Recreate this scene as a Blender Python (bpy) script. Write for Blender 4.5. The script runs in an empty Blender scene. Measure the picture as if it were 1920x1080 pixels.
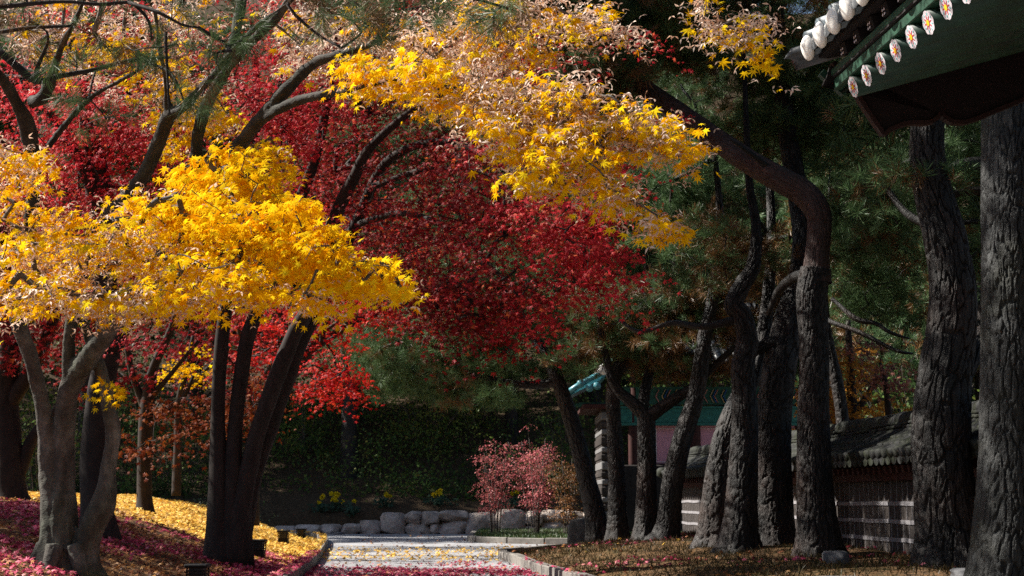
import bpy, math, random
import numpy as np
from mathutils import Vector

SC = bpy.context.scene
COL = SC.collection
rng = np.random.default_rng(11)
random.seed(11)

# ------------------------------------------------------------------ camera, sky, sun, exposure
F, PITCH, CAMZ = 2667.0, math.radians(8.42), 1.0
cam = bpy.data.objects.new('camera', bpy.data.cameras.new('camera'))
COL.objects.link(cam)
cam.location = (0, 0, CAMZ)
cam.rotation_euler = (math.pi/2 + PITCH, 0, 0)
cam.data.sensor_width = 36
cam.data.lens = 36*F/1920
cam.data.clip_end = 600
cam.data.dof.use_dof = True
cam.data.dof.focus_distance = 10.5
cam.data.dof.aperture_fstop = 8
SC.camera = cam

SUN_EL = math.radians(43)
SUN_DIR = Vector((-math.cos(SUN_EL)*0.97, math.cos(SUN_EL)*0.22, math.sin(SUN_EL))).normalized()   # towards the sun: left of the frame
wd = bpy.data.worlds.new('World')
SC.world = wd
wd.use_nodes = True
wn = wd.node_tree
bg = wn.nodes['Background']
sky = wn.nodes.new('ShaderNodeTexSky')
sky.sky_type = 'NISHITA'
sky.sun_disc = False
sky.sun_elevation = SUN_EL
sky.sun_rotation = math.atan2(SUN_DIR.x, SUN_DIR.y)
wn.links.new(sky.outputs[0], bg.inputs[0])
bg.inputs[1].default_value = 0.05
sl = bpy.data.lights.new('sun', 'SUN')
sl.energy = 5.0
sl.angle = math.radians(0.5)
sl.color = (1, 0.95, 0.86)
so = bpy.data.objects.new('sun', sl)
COL.objects.link(so)
so.rotation_euler = (-SUN_DIR).to_track_quat('-Z', 'Y').to_euler()
so.location = SUN_DIR*60
SC.view_settings.view_transform = 'Standard'
SC.view_settings.look = 'None'
SC.view_settings.gamma = 1
SC.view_settings.exposure = 1.3
SC.cycles.max_bounces = 6
SC.cycles.diffuse_bounces = 3
SC.cycles.glossy_bounces = 2
SC.cycles.transmission_bounces = 4
SC.cycles.use_denoising = False
SC.cycles.sample_clamp_indirect = 6

# ------------------------------------------------------------------ pixel (1920x1080) -> place
cp, sp = math.cos(PITCH), math.sin(PITCH)
def ray(px, py):
    cx, cy = (px-960)/F, -(py-540)/F
    return np.array([cx, cp - sp*cy, sp + cp*cy])
def P(px, py, Y):
    d = ray(px, py)
    return np.array([0, 0, CAMZ]) + d*(Y/d[1])
def S(Y):
    return Y/F
def on_plane(px, py, o, n):
    d = ray(px, py); c = np.array([0, 0, CAMZ])
    return c + d*(np.dot(np.asarray(o)-c, n)/np.dot(d, n))

# ------------------------------------------------------------------ noise
def _h(i, j, k, s):
    n = (i*374761393 + j*668265263 + k*2147483647 + s*1274126177) & 0x7fffffff
    n = ((n ^ (n >> 13))*1274126177) & 0x7fffffff
    n = (n ^ (n >> 16))
    return (n & 0xffffff)/float(0xffffff)
def vnoise(p, s=0):
    p = np.asarray(p, float)
    i = np.floor(p).astype(np.int64); f = p-i; f = f*f*(3-2*f)
    r = 0
    for a in (0, 1):
        for b in (0, 1):
            for c in (0, 1):
                w = (f[..., 0] if a else 1-f[..., 0])*(f[..., 1] if b else 1-f[..., 1])*(f[..., 2] if c else 1-f[..., 2])
                r = r + w*_h(i[..., 0]+a, i[..., 1]+b, i[..., 2]+c, s)
    return r*2-1
def smooth(a, b, x):
    t = np.clip((x-a)/(b-a), 0, 1)
    return t*t*(3-2*t)
def cells(u, v, nu, s=0):
    """2D cellular noise, periodic in u (nu cells); returns F1, F2 and the cell's random value."""
    iu, iv = np.floor(u).astype(np.int64), np.floor(v).astype(np.int64)
    f1 = np.full(u.shape, 9.); f2 = np.full(u.shape, 9.); idv = np.zeros(u.shape)
    for a in (-1, 0, 1):
        for b in (-1, 0, 1):
            cu, cv = iu+a, iv+b
            ku = np.mod(cu, nu)
            x = cu + .12+.76*_h(ku, cv, 0*ku, s+1); y = cv + .12+.76*_h(ku, cv, 0*ku, s+2)
            d = np.hypot(u-x, (v-y))
            m = d < f1
            f2 = np.where(m, f1, np.minimum(f2, d))
            idv = np.where(m, _h(ku, cv, 0*ku, s+3), idv)
            f1 = np.where(m, d, f1)
    return f1, f2, idv

# ------------------------------------------------------------------ mesh building
class MB:
    def __init__(self): self.V, self.F, self.M, self.T, self.n = [], [], [], [], 0
    def add(self, V, Fc, mi=0, tone=None):
        V = np.asarray(V, float).reshape(-1, 3)
        if not isinstance(Fc, list): Fc = [Fc]
        if len(Fc) and isinstance(Fc[0], (tuple, list)) and not isinstance(Fc[0], np.ndarray):
            Fc = [np.asarray(f).reshape(1, -1) for f in Fc]
        for f in Fc:
            self.F.append(np.asarray(f, np.int64)+self.n); self.M.append(mi)
        self.V.append(V); self.T.append(np.full(len(V), .22) if tone is None else np.asarray(tone, float))
        self.n += len(V)
        return self
    def mesh(self, name, mats, smooth_=True):
        V = np.concatenate(self.V); m = bpy.data.meshes.new(name)
        m.vertices.add(len(V)); m.vertices.foreach_set('co', V.astype(np.float32).ravel())
        lv = np.concatenate([f.ravel() for f in self.F])
        tot = np.concatenate([np.full(len(f), f.shape[1]) for f in self.F])
        mi = np.concatenate([np.full(len(f), k) for f, k in zip(self.F, self.M)])
        st = np.concatenate([[0], np.cumsum(tot)[:-1]])
        m.loops.add(len(lv)); m.loops.foreach_set('vertex_index', lv.astype(np.int32))
        m.polygons.add(len(tot)); m.polygons.foreach_set('loop_start', st.astype(np.int32))
        for a in (mats if isinstance(mats, (list, tuple)) else [mats]): m.materials.append(a)
        m.polygons.foreach_set('material_index', mi.astype(np.int32))
        m.polygons.foreach_set('use_smooth', np.full(len(tot), bool(smooth_)))
        at = m.attributes.new('tone', 'FLOAT', 'POINT'); at.data.foreach_set('value', np.concatenate(self.T).astype(np.float32))
        m.update(calc_edges=True)
        return m
    def build(self, name, mats, parent=None, smooth_=False):
        o = bpy.data.objects.new(name, self.mesh(name, mats, smooth_)); COL.objects.link(o)
        if parent is not None:
            o.parent = parent
            if parent.type == 'EMPTY' or parent.parent is None:
                o.matrix_parent_inverse = wmat(parent).inverted()
            else:
                o.matrix_parent_inverse = wmat(parent).inverted()
        return o
from mathutils import Matrix
def wmat(o):
    m = Matrix.Translation(o.location) @ o.rotation_euler.to_matrix().to_4x4()
    if o.parent is not None: m = wmat(o.parent) @ o.matrix_parent_inverse @ m
    return m
def tag(o, label=None, cat=None, group=None, kind=None):
    if label: o['label'] = label
    if cat: o['category'] = cat
    if group: o['group'] = group
    if kind: o['kind'] = kind
    return o
def thing(name, label, cat, loc, group=None):
    o = bpy.data.objects.new(name, None); COL.objects.link(o)
    o.empty_display_size = .2
    o.location = tuple(float(v) for v in loc)
    return tag(o, label, cat, group)
def copy_tree(o, parent=None):
    c = o.copy(); COL.objects.link(c)
    if parent is not None:
        c.parent = parent; c.matrix_parent_inverse = o.matrix_parent_inverse.copy()
    for ch in list(o.children): copy_tree(ch, c)
    return c

BOXF = [np.array([[0, 3, 2, 1], [4, 5, 6, 7], [0, 1, 5, 4], [1, 2, 6, 5], [2, 3, 7, 6], [3, 0, 4, 7]])]
def box(mb, c, size, ax=None, mi=0, taper=1.0, bev=0.0):
    """box with centre c, size, axes ax (3 rows), top scaled by taper; bev chamfers the vertical and horizontal edges."""
    s = np.asarray(size)/2
    if bev <= 0:
        q = np.array([[-1, -1, -1], [1, -1, -1], [1, 1, -1], [-1, 1, -1], [-1, -1, 1], [1, -1, 1], [1, 1, 1], [-1, 1, 1]], float)
        V = q*s
        V[4:, :2] *= taper
        Fc = BOXF
    else:
        b = min(bev, min(s)*.9); V = []
        for z, k in ((-s[2], b), (-s[2]+b, 0), (s[2]-b, 0), (s[2], b)):
            t = taper if z > 0 else 1
            x, y = (s[0]-k)*t, (s[1]-k)*t
            bb = b if k == 0 else b*.6
            for (sx, sy) in ((1, 1), (-1, 1), (-1, -1), (1, -1)):
                pr = [(sx*x, sy*(y-bb)), (sx*(x-bb), sy*y)]
                if sx*sy < 0: pr = pr[::-1]
                V += [(px, py, z) for px, py in pr]
        V = np.array(V); n = 8
        Fc = [np.array([[r*n+i, r*n+(i+1) % n, (r+1)*n+(i+1) % n, (r+1)*n+i] for r in range(3) for i in range(n)]),
              np.array([list(range(n))[::-1], list(range(3*n, 4*n))])]
    if ax is not None: V = V @ np.asarray(ax)
    return mb.add(V+np.asarray(c), Fc, mi)
def beam(mb, a, b, w, h, mi=0, up=(0, 0, 1), bev=0.0):
    a, b = np.asarray(a, float), np.asarray(b, float); d = b-a; L = np.linalg.norm(d); d = d/L
    s = np.cross(d, up); s /= np.linalg.norm(s); u = np.cross(s, d)
    return box(mb, (a+b)/2, (L, w, h), np.array([d, s, u]), mi, 1.0, bev)

def spline(pts, step):
    """Catmull-Rom through rows of pts (any number of columns, the first three are place)."""
    p = np.asarray(pts, float); out = []
    q = np.vstack([2*p[0]-p[1], p, 2*p[-1]-p[-2]])
    for i in range(len(p)-1):
        n = max(2, int(np.linalg.norm(p[i+1, :3]-p[i, :3])/step))
        t = np.linspace(0, 1, n, endpoint=False)[:, None]
        a, b, c, d = q[i], q[i+1], q[i+2], q[i+3]
        out.append(.5*((2*b)+(-a+c)*t+(2*a-5*b+4*c-d)*t*t+(-a+3*b-3*c+d)*t**3))
    out.append(p[-1:])
    return np.vstack(out)
def frames(c):
    t = np.gradient(c, axis=0); t /= np.linalg.norm(t, axis=1)[:, None]+1e-9
    n = np.zeros_like(c)
    a = np.cross(t[0], (0, 1, 0) if abs(t[0][1]) < .9 else (1, 0, 0)); n[0] = a/np.linalg.norm(a)
    for i in range(1, len(c)):
        v = n[i-1]-t[i]*np.dot(n[i-1], t[i]); n[i] = v/(np.linalg.norm(v)+1e-9)
    return t, n, np.cross(t, n)
def ringfaces(m, k):
    i = np.arange(m-1)[:, None]*k; j = np.arange(k)[None]; j2 = (j+1) % k
    return np.stack([i+j, i+j2, i+k+j2, i+k+j], -1).reshape(-1, 4)
def tube(mb, pts, rad, sides=8, step=.15, mi=0, bump=0., seed=0, cap=True, flare=None):
    """Tapered limb: pts (n,3), rad (n). bump is relative low-frequency unevenness."""
    q = spline(np.column_stack([pts, rad]), step); c, r = q[:, :3], np.maximum(q[:, 3], .001)
    t, n, b = frames(c); th = np.linspace(0, 2*np.pi, sides, endpoint=False)
    s = np.concatenate([[0], np.cumsum(np.linalg.norm(np.diff(c, axis=0), axis=1))])
    R = np.repeat(r[:, None], sides, 1)
    if bump > 0:
        pp = np.stack(np.broadcast_arrays(np.cos(th)[None]*1.3, np.sin(th)[None]*1.3, (s/np.mean(r)/4)[:, None]), -1)
        R = R*(1+bump*vnoise(pp+seed*7.3, seed)+.5*bump*vnoise(pp*2.3, seed+5))
    V = c[:, None]+R[..., None]*(np.cos(th)[None, :, None]*n[:, None]+np.sin(th)[None, :, None]*b[:, None])
    fs = [ringfaces(len(c), sides)]
    if cap: fs += [np.arange(sides)[::-1][None], (np.arange(sides)+(len(c)-1)*sides)[None]]
    return mb.add(V.reshape(-1, 3), fs, mi)
def bark_tube(mb, pts, rad, cellw=.055, cellh=.16, amp=.016, sides=90, step=.022, seed=0, flare=0.0, lump=.03, mi=0):
    """Pine stem whose plated bark is real relief."""
    q = spline(np.column_stack([pts, rad]), step); c, r = q[:, :3], q[:, 3]
    t, n, b = frames(c); th = np.linspace(0, 2*np.pi, sides, endpoint=False)
    s = np.concatenate([[0], np.cumsum(np.linalg.norm(np.diff(c, axis=0), axis=1))])
    R0 = float(np.mean(r)); ca, sa = np.cos(th)[None], np.sin(th)[None]; zz = s[:, None]+0*ca
    def cyl(w, h, sd, wx=0, wz=0): return vnoise(np.stack([(R0*ca+wx)/w+0*zz, (R0*sa+wx)/w+0*zz, (zz+wz)/h], -1), seed*3+sd)
    nu = max(7, int(2*np.pi*R0/cellw)); u0 = th[None]/(2*np.pi)*nu+0*zz; v0 = zz/cellh
    wu = .55*cyl(cellw*2, cellh*.9, 2)+.38*cyl(cellw*.6, cellh*.3, 3); wv = .5*cyl(cellw*1.5, cellh, 4)+.3*cyl(cellw*.5, cellh*.4, 10)
    f1, f2, idv = cells(u0+wu+.3*np.mod(np.floor(v0), 2), v0+wv, nu, seed)
    g1, g2, id2 = cells((u0+wu)*2+.7*cyl(cellw*.7, cellh*.5, 5), v0*1.7+wv*1.6, nu*2, seed+7)
    gap = .085+.05*cyl(cellw*3, cellh*2, 6)
    m = smooth(gap*.5, gap*1.0+.055, f2-f1); m2 = smooth(.03, .10, g2-g1)
    fine = cyl(cellw*.16, cellh*.16, 7); flat = cyl(cellw*.9, cellh*.8, 9); terr = np.floor((flat+1)*2.2)/2.2-1
    lum = cyl(R0*1.3, R0*2.6, 8)
    R = r[:, None]*(1+lump*lum)+amp*(m-1)*(.9+.5*idv)+amp*m*(.34*(m2-1)+.16*(idv-.5)+.16*(id2-.5)+.14*terr)+amp*.16*fine
    if flare > 0:
        lob = .5+.5*np.cos(th*5+seed)*.6+.4*vnoise(np.stack([np.cos(th)*1.5, np.sin(th)*1.5, 0*th], -1), seed+9)
        R = R+flare*np.exp(-s/.22)[:, None]*np.clip(lob, 0, 1.2)[None]
    V = c[:, None]+R[..., None]*(np.cos(th)[None, :, None]*n[:, None]+np.sin(th)[None, :, None]*b[:, None])
    tone = np.clip(.02+.62*idv**1.6+.40*id2**1.4+.25*fine, 0, 1)
    return mb.add(V.reshape(-1, 3), [ringfaces(len(c), sides), (np.arange(sides)+(len(c)-1)*sides)[None]], mi, tone.ravel())
def limb(L):
    """rows (px, py, Y, radius_px) -> points, radii"""
    pts = np.array([P(a, b, y) for a, b, y, r in L]); rad = np.array([r*S(y) for a, b, y, r in L])
    return pts, rad

# ------------------------------------------------------------------ materials
def new_mat(name):
    m = bpy.data.materials.new(name); m.use_nodes = True
    nt = m.node_tree; nt.nodes.clear()
    out = nt.nodes.new('ShaderNodeOutputMaterial')
    return m, nt, out
def N(nt, kind, **kw):
    n = nt.nodes.new('ShaderNode'+kind)
    for k, v in kw.items():
        if k.startswith('i_'):
            key = k[2:]
            n.inputs[int(key) if key.isdigit() else key.replace('_', ' ')].default_value = v
        else: setattr(n, k, v)
    return n
def ramp(nt, stops, src=None, interp='LINEAR'):
    r = nt.nodes.new('ShaderNodeValToRGB'); e = r.color_ramp; e.interpolation = interp
    while len(e.elements) < len(stops): e.elements.new(.5)
    for el, (p, c) in zip(e.elements, stops): el.position = p; el.color = (*c, 1)
    if src is not None: nt.links.new(src, r.inputs[0])
    return r
def mixc(nt, fac, a, b, mode='MIX'):
    m = nt.nodes.new('ShaderNodeMix'); m.data_type = 'RGBA'; m.blend_type = mode
    for s, v in ((m.inputs[0], fac), (m.inputs[6], a), (m.inputs[7], b)):
        if hasattr(v, 'is_output'): nt.links.new(v, s)
        elif isinstance(v, (tuple, list)): s.default_value = (*v, 1)
        else: s.default_value = v
    return m.outputs[2]
def noise(nt, scale, detail=4, rough=.55, coord='Object', sc=(1, 1, 1)):
    tc = nt.nodes.new('ShaderNodeTexCoord'); src = tc.outputs[coord]
    mp = nt.nodes.new('ShaderNodeMapping'); mp.inputs['Scale'].default_value = sc
    nt.links.new(src, mp.inputs[0])
    n = N(nt, 'TexNoise', i_Scale=scale, i_Detail=detail, i_Roughness=rough); nt.links.new(mp.outputs[0], n.inputs['Vector'])
    return n.outputs['Fac']
def principled(nt, out, color, rough=.7, bump=None, bstr=.3, bdist=.02, spec=.3, metal=0):
    p = nt.nodes.new('ShaderNodeBsdfPrincipled')
    if hasattr(color, 'is_output'): nt.links.new(color, p.inputs['Base Color'])
    else: p.inputs['Base Color'].default_value = (*color, 1)
    if hasattr(rough, 'is_output'): nt.links.new(rough, p.inputs['Roughness'])
    else: p.inputs['Roughness'].default_value = rough
    p.inputs['Specular IOR Level'].default_value = spec
    p.inputs['Metallic'].default_value = metal
    if bump is not None:
        b = N(nt, 'Bump', i_Strength=bstr, i_Distance=bdist); nt.links.new(bump, b.inputs['Height']); nt.links.new(b.outputs[0], p.inputs['Normal'])
    nt.links.new(p.outputs[0], out.inputs[0])
    return p
def leaf_mat(name, stops, transl=.35, vscale=1.1, vamt=.35, gloss=.015):
    m, nt, out = new_mat(name)
    g = nt.nodes.new('ShaderNodeNewGeometry')
    c = ramp(nt, stops, g.outputs['Random Per Island']).outputs[0]
    nz = noise(nt, vscale, 2)
    mr = N(nt, 'MapRange'); nt.links.new(nz, mr.inputs[0])
    mr.inputs[1].default_value, mr.inputs[2].default_value, mr.inputs[3].default_value, mr.inputs[4].default_value = .3, .7, 1-vamt, 1+vamt*.4
    hs = N(nt, 'HueSaturation'); nt.links.new(c, hs.inputs['Color']); nt.links.new(mr.outputs[0], hs.inputs['Value'])
    d = N(nt, 'BsdfDiffuse'); t = N(nt, 'BsdfTranslucent'); gl = N(nt, 'BsdfGlossy', i_Roughness=.45)
    nt.links.new(hs.outputs[0], d.inputs[0]); nt.links.new(hs.outputs[0], t.inputs[0])
    m1 = N(nt, 'MixShader', i_0=transl); nt.links.new(d.outputs[0], m1.inputs[1]); nt.links.new(t.outputs[0], m1.inputs[2])
    m2 = N(nt, 'MixShader', i_0=gloss); nt.links.new(m1.outputs[0], m2.inputs[1]); nt.links.new(gl.outputs[0], m2.inputs[2])
    nt.links.new(m2.outputs[0], out.inputs[0])
    return m
def plain(name, col, rough=.7, var=.25, scale=6, bstr=.15, spec=.3, sc=(1, 1, 1)):
    m, nt, out = new_mat(name)
    nz = noise(nt, scale, 5, .6, sc=sc)
    a = tuple(v*(1-var) for v in col); b = tuple(min(1, v*(1+var)) for v in col)
    principled(nt, out, ramp(nt, [(.3, a), (.7, b)], nz).outputs[0], rough, nz, bstr, .01, spec)
    return m
def bark_mat(name, lo, hi, patch=None, rough=.75, spec=.35, fine=22):
    m, nt, out = new_mat(name)
    at = N(nt, 'Attribute', attribute_name='tone')
    c = ramp(nt, [(0, lo), (.6, tuple(a*.6+b*.4 for a, b in zip(lo, hi))), (1, hi)], at.outputs['Fac']).outputs[0]
    n1 = noise(nt, fine, 5, .65, sc=(1, 1, .35)); n4 = noise(nt, 48, 5, .7, sc=(1, 1, .6))
    c = mixc(nt, .45, c, ramp(nt, [(.3, (.35, .35, .35)), (.7, (1.35, 1.35, 1.35))], n1).outputs[0], 'MULTIPLY')
    if patch:
        n2 = noise(nt, 1.6, 4, .6); f = ramp(nt, [(.5, (0, 0, 0)), (.68, (1, 1, 1))], n2).outputs[0]
        c = mixc(nt, f, c, mixc(nt, .5, patch, c))
    hb = N(nt, 'Math', operation='ADD'); nt.links.new(n1, hb.inputs[0]); nt.links.new(n4, hb.inputs[1])
    c = mixc(nt, .5, c, ramp(nt, [(.35, (.45, .45, .45)), (.65, (1.4, 1.4, 1.4))], n4).outputs[0], 'MULTIPLY')
    principled(nt, out, c, rough, hb.outputs[0], .9, .02, spec)
    return m
# ================================================================== THE SETTING
KLP = np.array([(-8, -1.7), (0, -1.85), (10, -2.15), (16.55, -2.56), (19.2, -2.73), (23.5, -3.13), (28, -3.62), (31.6, -4.03), (34.5, -4.45), (36.3, -4.85), (37.6, -5.5), (38.6, -6.6), (39.3, -8.2), (39.8, -10.5)])
KRP = np.array([(-8, 2.2), (0, 1.95), (10, 1.4), (16.55, .757), (19.2, .353), (22.6, 0), (24.3, -.28), (24.9, -.22), (25.7, .05), (27.5, .75), (29.3, 1.7), (31.0, 3.2), (32.2, 6), (33, 12), (33.5, 40)])
def KL(Y): return np.interp(Y, KLP[:, 0], KLP[:, 1])
def KR(Y): return np.interp(Y, KRP[:, 0], KRP[:, 1])
def YH(x): return 41.3+7.5*smooth(1.6, 4.5, x)
def hgt(x, Y, rough=True):
    x, Y = np.asarray(x, float), np.asarray(Y, float)
    d = KL(Y)-x
    A = .94+.14*smooth(14, 24, Y)
    left = np.where(d > 0, A*(1-np.exp(-(np.maximum(d, 0)/2.6)**1.8))*(1-smooth(35.5, 38.5, Y)*(1-smooth(6, 9, -x))), 0)
    e = np.minimum(x-KR(Y), 99)
    right = np.where(e > 0, .36*(1-np.exp(-np.maximum(e, 0)/1.3)), 0)
    t = Y-YH(x)
    hill = np.where(t > 0, .5*smooth(0, .25, t)+.36*np.maximum(t, 0)+.0045*np.maximum(t, 0)**2, 0)
    hill = np.minimum(hill, 40+0*hill)
    z = np.maximum(np.maximum(left, right), hill)
    off = (d > 0) | (e > 0) | (t > 0)
    if rough:
        p = np.stack([x, Y, 0*x], -1)
        z = z+np.where(off, 1, 0)*(.05*vnoise(p*.8, 3)+.025*vnoise(p*3.1, 4))*np.clip(np.maximum(np.maximum(d, e), t)*2, 0, 1)
        z = z+np.where(t > 3, 1, 0)*.5*vnoise(p*.35, 9)*np.clip((t-3)/4, 0, 1)
    return z
def G(px, py):
    """where the line of sight of a pixel meets the ground"""
    d = ray(px, py); Y = np.linspace(5, 80, 6000)
    x = d[0]/d[1]*Y; z = CAMZ+d[2]/d[1]*Y
    k = np.argmax(z < hgt(x, Y))
    return np.array([x[k], Y[k], float(hgt(x[k], Y[k]))])
def at_ground(px, Y, dz=0):
    x = (px-960)/F*Y*1.0
    x = P(px, 940, Y)[0]
    return np.array([x, Y, float(hgt(x, Y))+dz])

# ---- ground sheet
def ground_mat():
    m, nt, out = new_mat('soil and litter')
    tc = N(nt, 'TexCoord')
    def vor(scale, stops):
        v = N(nt, 'TexVoronoi', i_Scale=scale); nt.links.new(tc.outputs['Object'], v.inputs['Vector'])
        sep = N(nt, 'SeparateColor'); nt.links.new(v.outputs['Color'], sep.inputs[0])
        return ramp(nt, stops, sep.outputs[0], 'CONSTANT').outputs[0]
    soil = ramp(nt, [(.3, (.030, .020, .013)), (.55, (.07, .047, .028)), (.75, (.11, .075, .045))], noise(nt, 9, 6, .7)).outputs[0]
    brown = vor(30, [(0, (.05, .03, .018)), (.25, (.16, .085, .04)), (.45, (.26, .13, .05)), (.6, (.10, .05, .03)), (.8, (.33, .17, .07))])
    yell = vor(30, [(0, (.50, .27, .035)), (.3, (.62, .36, .05)), (.55, (.34, .18, .05)), (.7, (.68, .42, .09)), (.9, (.22, .11, .04))])
    sep = N(nt, 'SeparateXYZ'); nt.links.new(tc.outputs['Object'], sep.inputs[0])
    def rng_(sock, a, b):
        r = N(nt, 'MapRange'); r.interpolation_type = 'SMOOTHSTEP'; r.clamp = True
        nt.links.new(sock, r.inputs[0]); r.inputs[1].default_value = a; r.inputs[2].default_value = b
        return r.outputs[0]
    def mul(a, b):
        k = N(nt, 'Math', operation='MULTIPLY')
        nt.links.new(a, k.inputs[0]); nt.links.new(b, k.inputs[1]); return k.outputs[0]
    lf = ramp(nt, [(.36, (0, 0, 0)), (.5, (1, 1, 1))], noise(nt, 1.7, 5, .7)).outputs[0]
    left = rng_(sep.outputs[0], -.5, -1.6); near = rng_(sep.outputs[1], 39, 33)
    c = mixc(nt, mul(mul(lf, near), left), soil, brown)
    ymask = mul(mul(rng_(sep.outputs[1], 21, 23), near), left)
    c = mixc(nt, ymask, c, yell)
    moss = mixc(nt, ramp(nt, [(.45, (0, 0, 0)), (.7, (1, 1, 1))], noise(nt, .9, 5, .65)).outputs[0], soil, (.05, .052, .016))
    rightm = mul(rng_(sep.outputs[0], -.4, .3), near)
    c = mixc(nt, rightm, c, mixc(nt, ramp(nt, [(.4, (0, 0, 0)), (.6, (1, 1, 1))], noise(nt, 14, 4, .7)).outputs[0], moss, (.17, .095, .045)))
    principled(nt, out, c, .95, noise(nt, 26, 6, .75), .8, .03, .1)
    return m
def grid(xs, ys, zf):
    X, Y = np.meshgrid(xs, ys); Z = zf(X, Y)
    a = np.arange(len(ys)-1)[:, None]*len(xs)+np.arange(len(xs)-1)[None]
    return np.stack([X, Y, Z], -1).reshape(-1, 3), np.stack([a, a+1, a+1+len(xs), a+len(xs)], -1).reshape(-1, 4)
xs = np.unique(np.round(np.concatenate([np.linspace(-160, -14, 40), np.arange(-14, 9, .12), np.linspace(9, 160, 40)]), 3))
ys = np.unique(np.round(np.concatenate([np.linspace(-60, 4, 12), np.arange(4, 45, .16), np.arange(45, 72, .6), np.linspace(72, 260, 30)]), 3))
V, Fc = grid(xs, ys, lambda x, y: hgt(x, y)-.012)
o = MB().add(V, Fc).build('ground', ground_mat(), None, True); tag(o, kind='structure')

# ---- paved path: one strip between the kerb lines
def path_mat():
    m, nt, out = new_mat('grey pavers')
    tc = N(nt, 'TexCoord')
    b = N(nt, 'TexBrick', i_Scale=1.0, i_Mortar_Size=.008, i_Brick_Width=.42, i_Row_Height=.21, i_Mortar_Smooth=.3)
    nt.links.new(tc.outputs['Object'], b.inputs['Vector'])
    b.inputs['Color1'].default_value = (.28, .28, .295, 1); b.inputs['Color2'].default_value = (.37, .37, .39, 1); b.inputs['Mortar'].default_value = (.17, .16, .15, 1)
    d = ramp(nt, [(.3, (.68, .66, .62)), (.65, (1.05, 1.05, 1.05))], noise(nt, 1.3, 6, .7)).outputs[0]
    principled(nt, out, mixc(nt, .8, b.outputs[0], d, 'MULTIPLY'), .7, b.outputs['Fac'], -.25, .006, .3)
    return m
rows = np.arange(-8, 41.3, .3); nc = 26
VV = []
for y in rows:
    l, r = float(KL(y)), min(float(KR(y)), 16.)
    xx = np.linspace(l-.02, r+.02, nc); VV.append(np.column_stack([xx, np.full(nc, y), .004+0*xx]))
a = np.arange(len(rows)-1)[:, None]*nc+np.arange(nc-1)[None]
o = MB().add(np.vstack(VV), np.stack([a, a+1, a+1+nc, a+nc], -1).reshape(-1, 4)).build('path', path_mat()); tag(o, kind='structure')

# ---- kerbs
stone_kerb = plain('kerb granite', (.17, .155, .14), .8, .3, 9, .3)
def kerb(line, name):
    q = spline(np.array([(x, y, 0) for y, x in line]), .2)[:, :3]
    s = np.concatenate([[0], np.cumsum(np.linalg.norm(np.diff(q, axis=0), axis=1))])
    mb = MB(); L = .98
    for k in range(int(s[-1]/1.0)):
        a = [np.interp(k*1.0, s, q[:, i]) for i in range(3)]; b = [np.interp(k*1.0+L, s, q[:, i]) for i in range(3)]
        z = .045+rng.normal(0, .004)
        beam(mb, (a[0], a[1], z), (b[0], b[1], z), .15, .19, bev=.012)
    o = mb.build(name, stone_kerb); tag(o, kind='structure')
kerb([(y, x-.07) for y, x in KLP], 'kerb')
kerb([(y, x+.07) for y, x in KRP[:-1]], 'kerb')
ISL = [(41.0, -1.02), (36.5, -1.0), (34.0, -.98), (33.2, -.86), (32.7, -.5), (32.1, .3), (31.4, 1.5), (31.3, 3.2), (32.2, 6.0)]
kerb(ISL, 'kerb')
# planted verge inside the island kerb
q = spline(np.array([(x, y, 0) for y, x in ISL]), .25)[:, :3]
top = np.array([(x, 41.25, 0) for x in np.linspace(-1.0, 7.5, len(q))])
mb = MB(); K = 9; VV = np.concatenate([q+(top-q)*t+np.array([0, 0, .095+.06*math.sin(t*2)]) for t in np.linspace(0.01, 1, K)])
a = np.arange(K-1)[:, None]*len(q)+np.arange(len(q)-1)[None]
mb.add(VV, np.stack([a, a+1, a+1+len(q), a+len(q)], -1).reshape(-1, 4))
o = mb.build('verge', plain('verge soil', (.035, .035, .015), .95, .5, 8, .6), None, True); tag(o, kind='structure')

# ---- low retaining wall of boulders
boulder_mat, nt, out = new_mat('boulder granite')
n1 = noise(nt, 5, 8, .7); n2 = noise(nt, 1.7, 3, .5)
c = mixc(nt, .6, ramp(nt, [(.25, (.20, .165, .135)), (.5, (.47, .41, .36)), (.75, (.68, .61, .55))], n1).outputs[0], ramp(nt, [(.35, (.55, .47, .42)), (.65, (1.1, 1.02, 1.0))], n2).outputs[0], 'MULTIPLY')
principled(nt, out, c, .9, n1, .7, .04, .2)
import bmesh
def boulder_mesh(w, h, d, seed):  # noqa
    bm = bmesh.new(); bmesh.ops.create_icosphere(bm, subdivisions=3, radius=1)
    r = np.random.default_rng(seed); p = np.array([v.co for v in bm.verts])
    e = 7.0
    p = np.sign(p)*np.abs(p)/ (np.sum(np.abs(p)**e, 1)**(1/e))[:, None]
    for _ in range(11):                                        # split faces, as quarried stone has
        n = r.normal(size=3); n[1] = -abs(n[1])-.2; n /= np.linalg.norm(n); k = r.uniform(.74, 1.10)*1.05
        dd = p@n-k; p = p-np.where(dd > 0, dd, 0)[:, None]*n
    p = p*(1+.05*vnoise(p*2.2+seed, seed)+.03*vnoise(p*5+seed, seed+1))[:, None]
    V = p*np.array([w/2, d/2, h/2]); F_ = np.array([[v.index for v in f.verts] for f in bm.faces]); bm.free()
    return V, F_
sw = thing('stone_wall', 'low retaining wall of pale granite boulders along the far side of the path', 'wall', (0, 41.2, 0))
X = [(-7.5, .34, .22), (-7.05, .5, .24), (-6.5, .6, .27), (-5.85, .7, .3), (-5.2, .6, .32), (-4.6, .55, .33), (-4.05, .55, .42), (-3.4, .66, .62)]
k = 0
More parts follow.
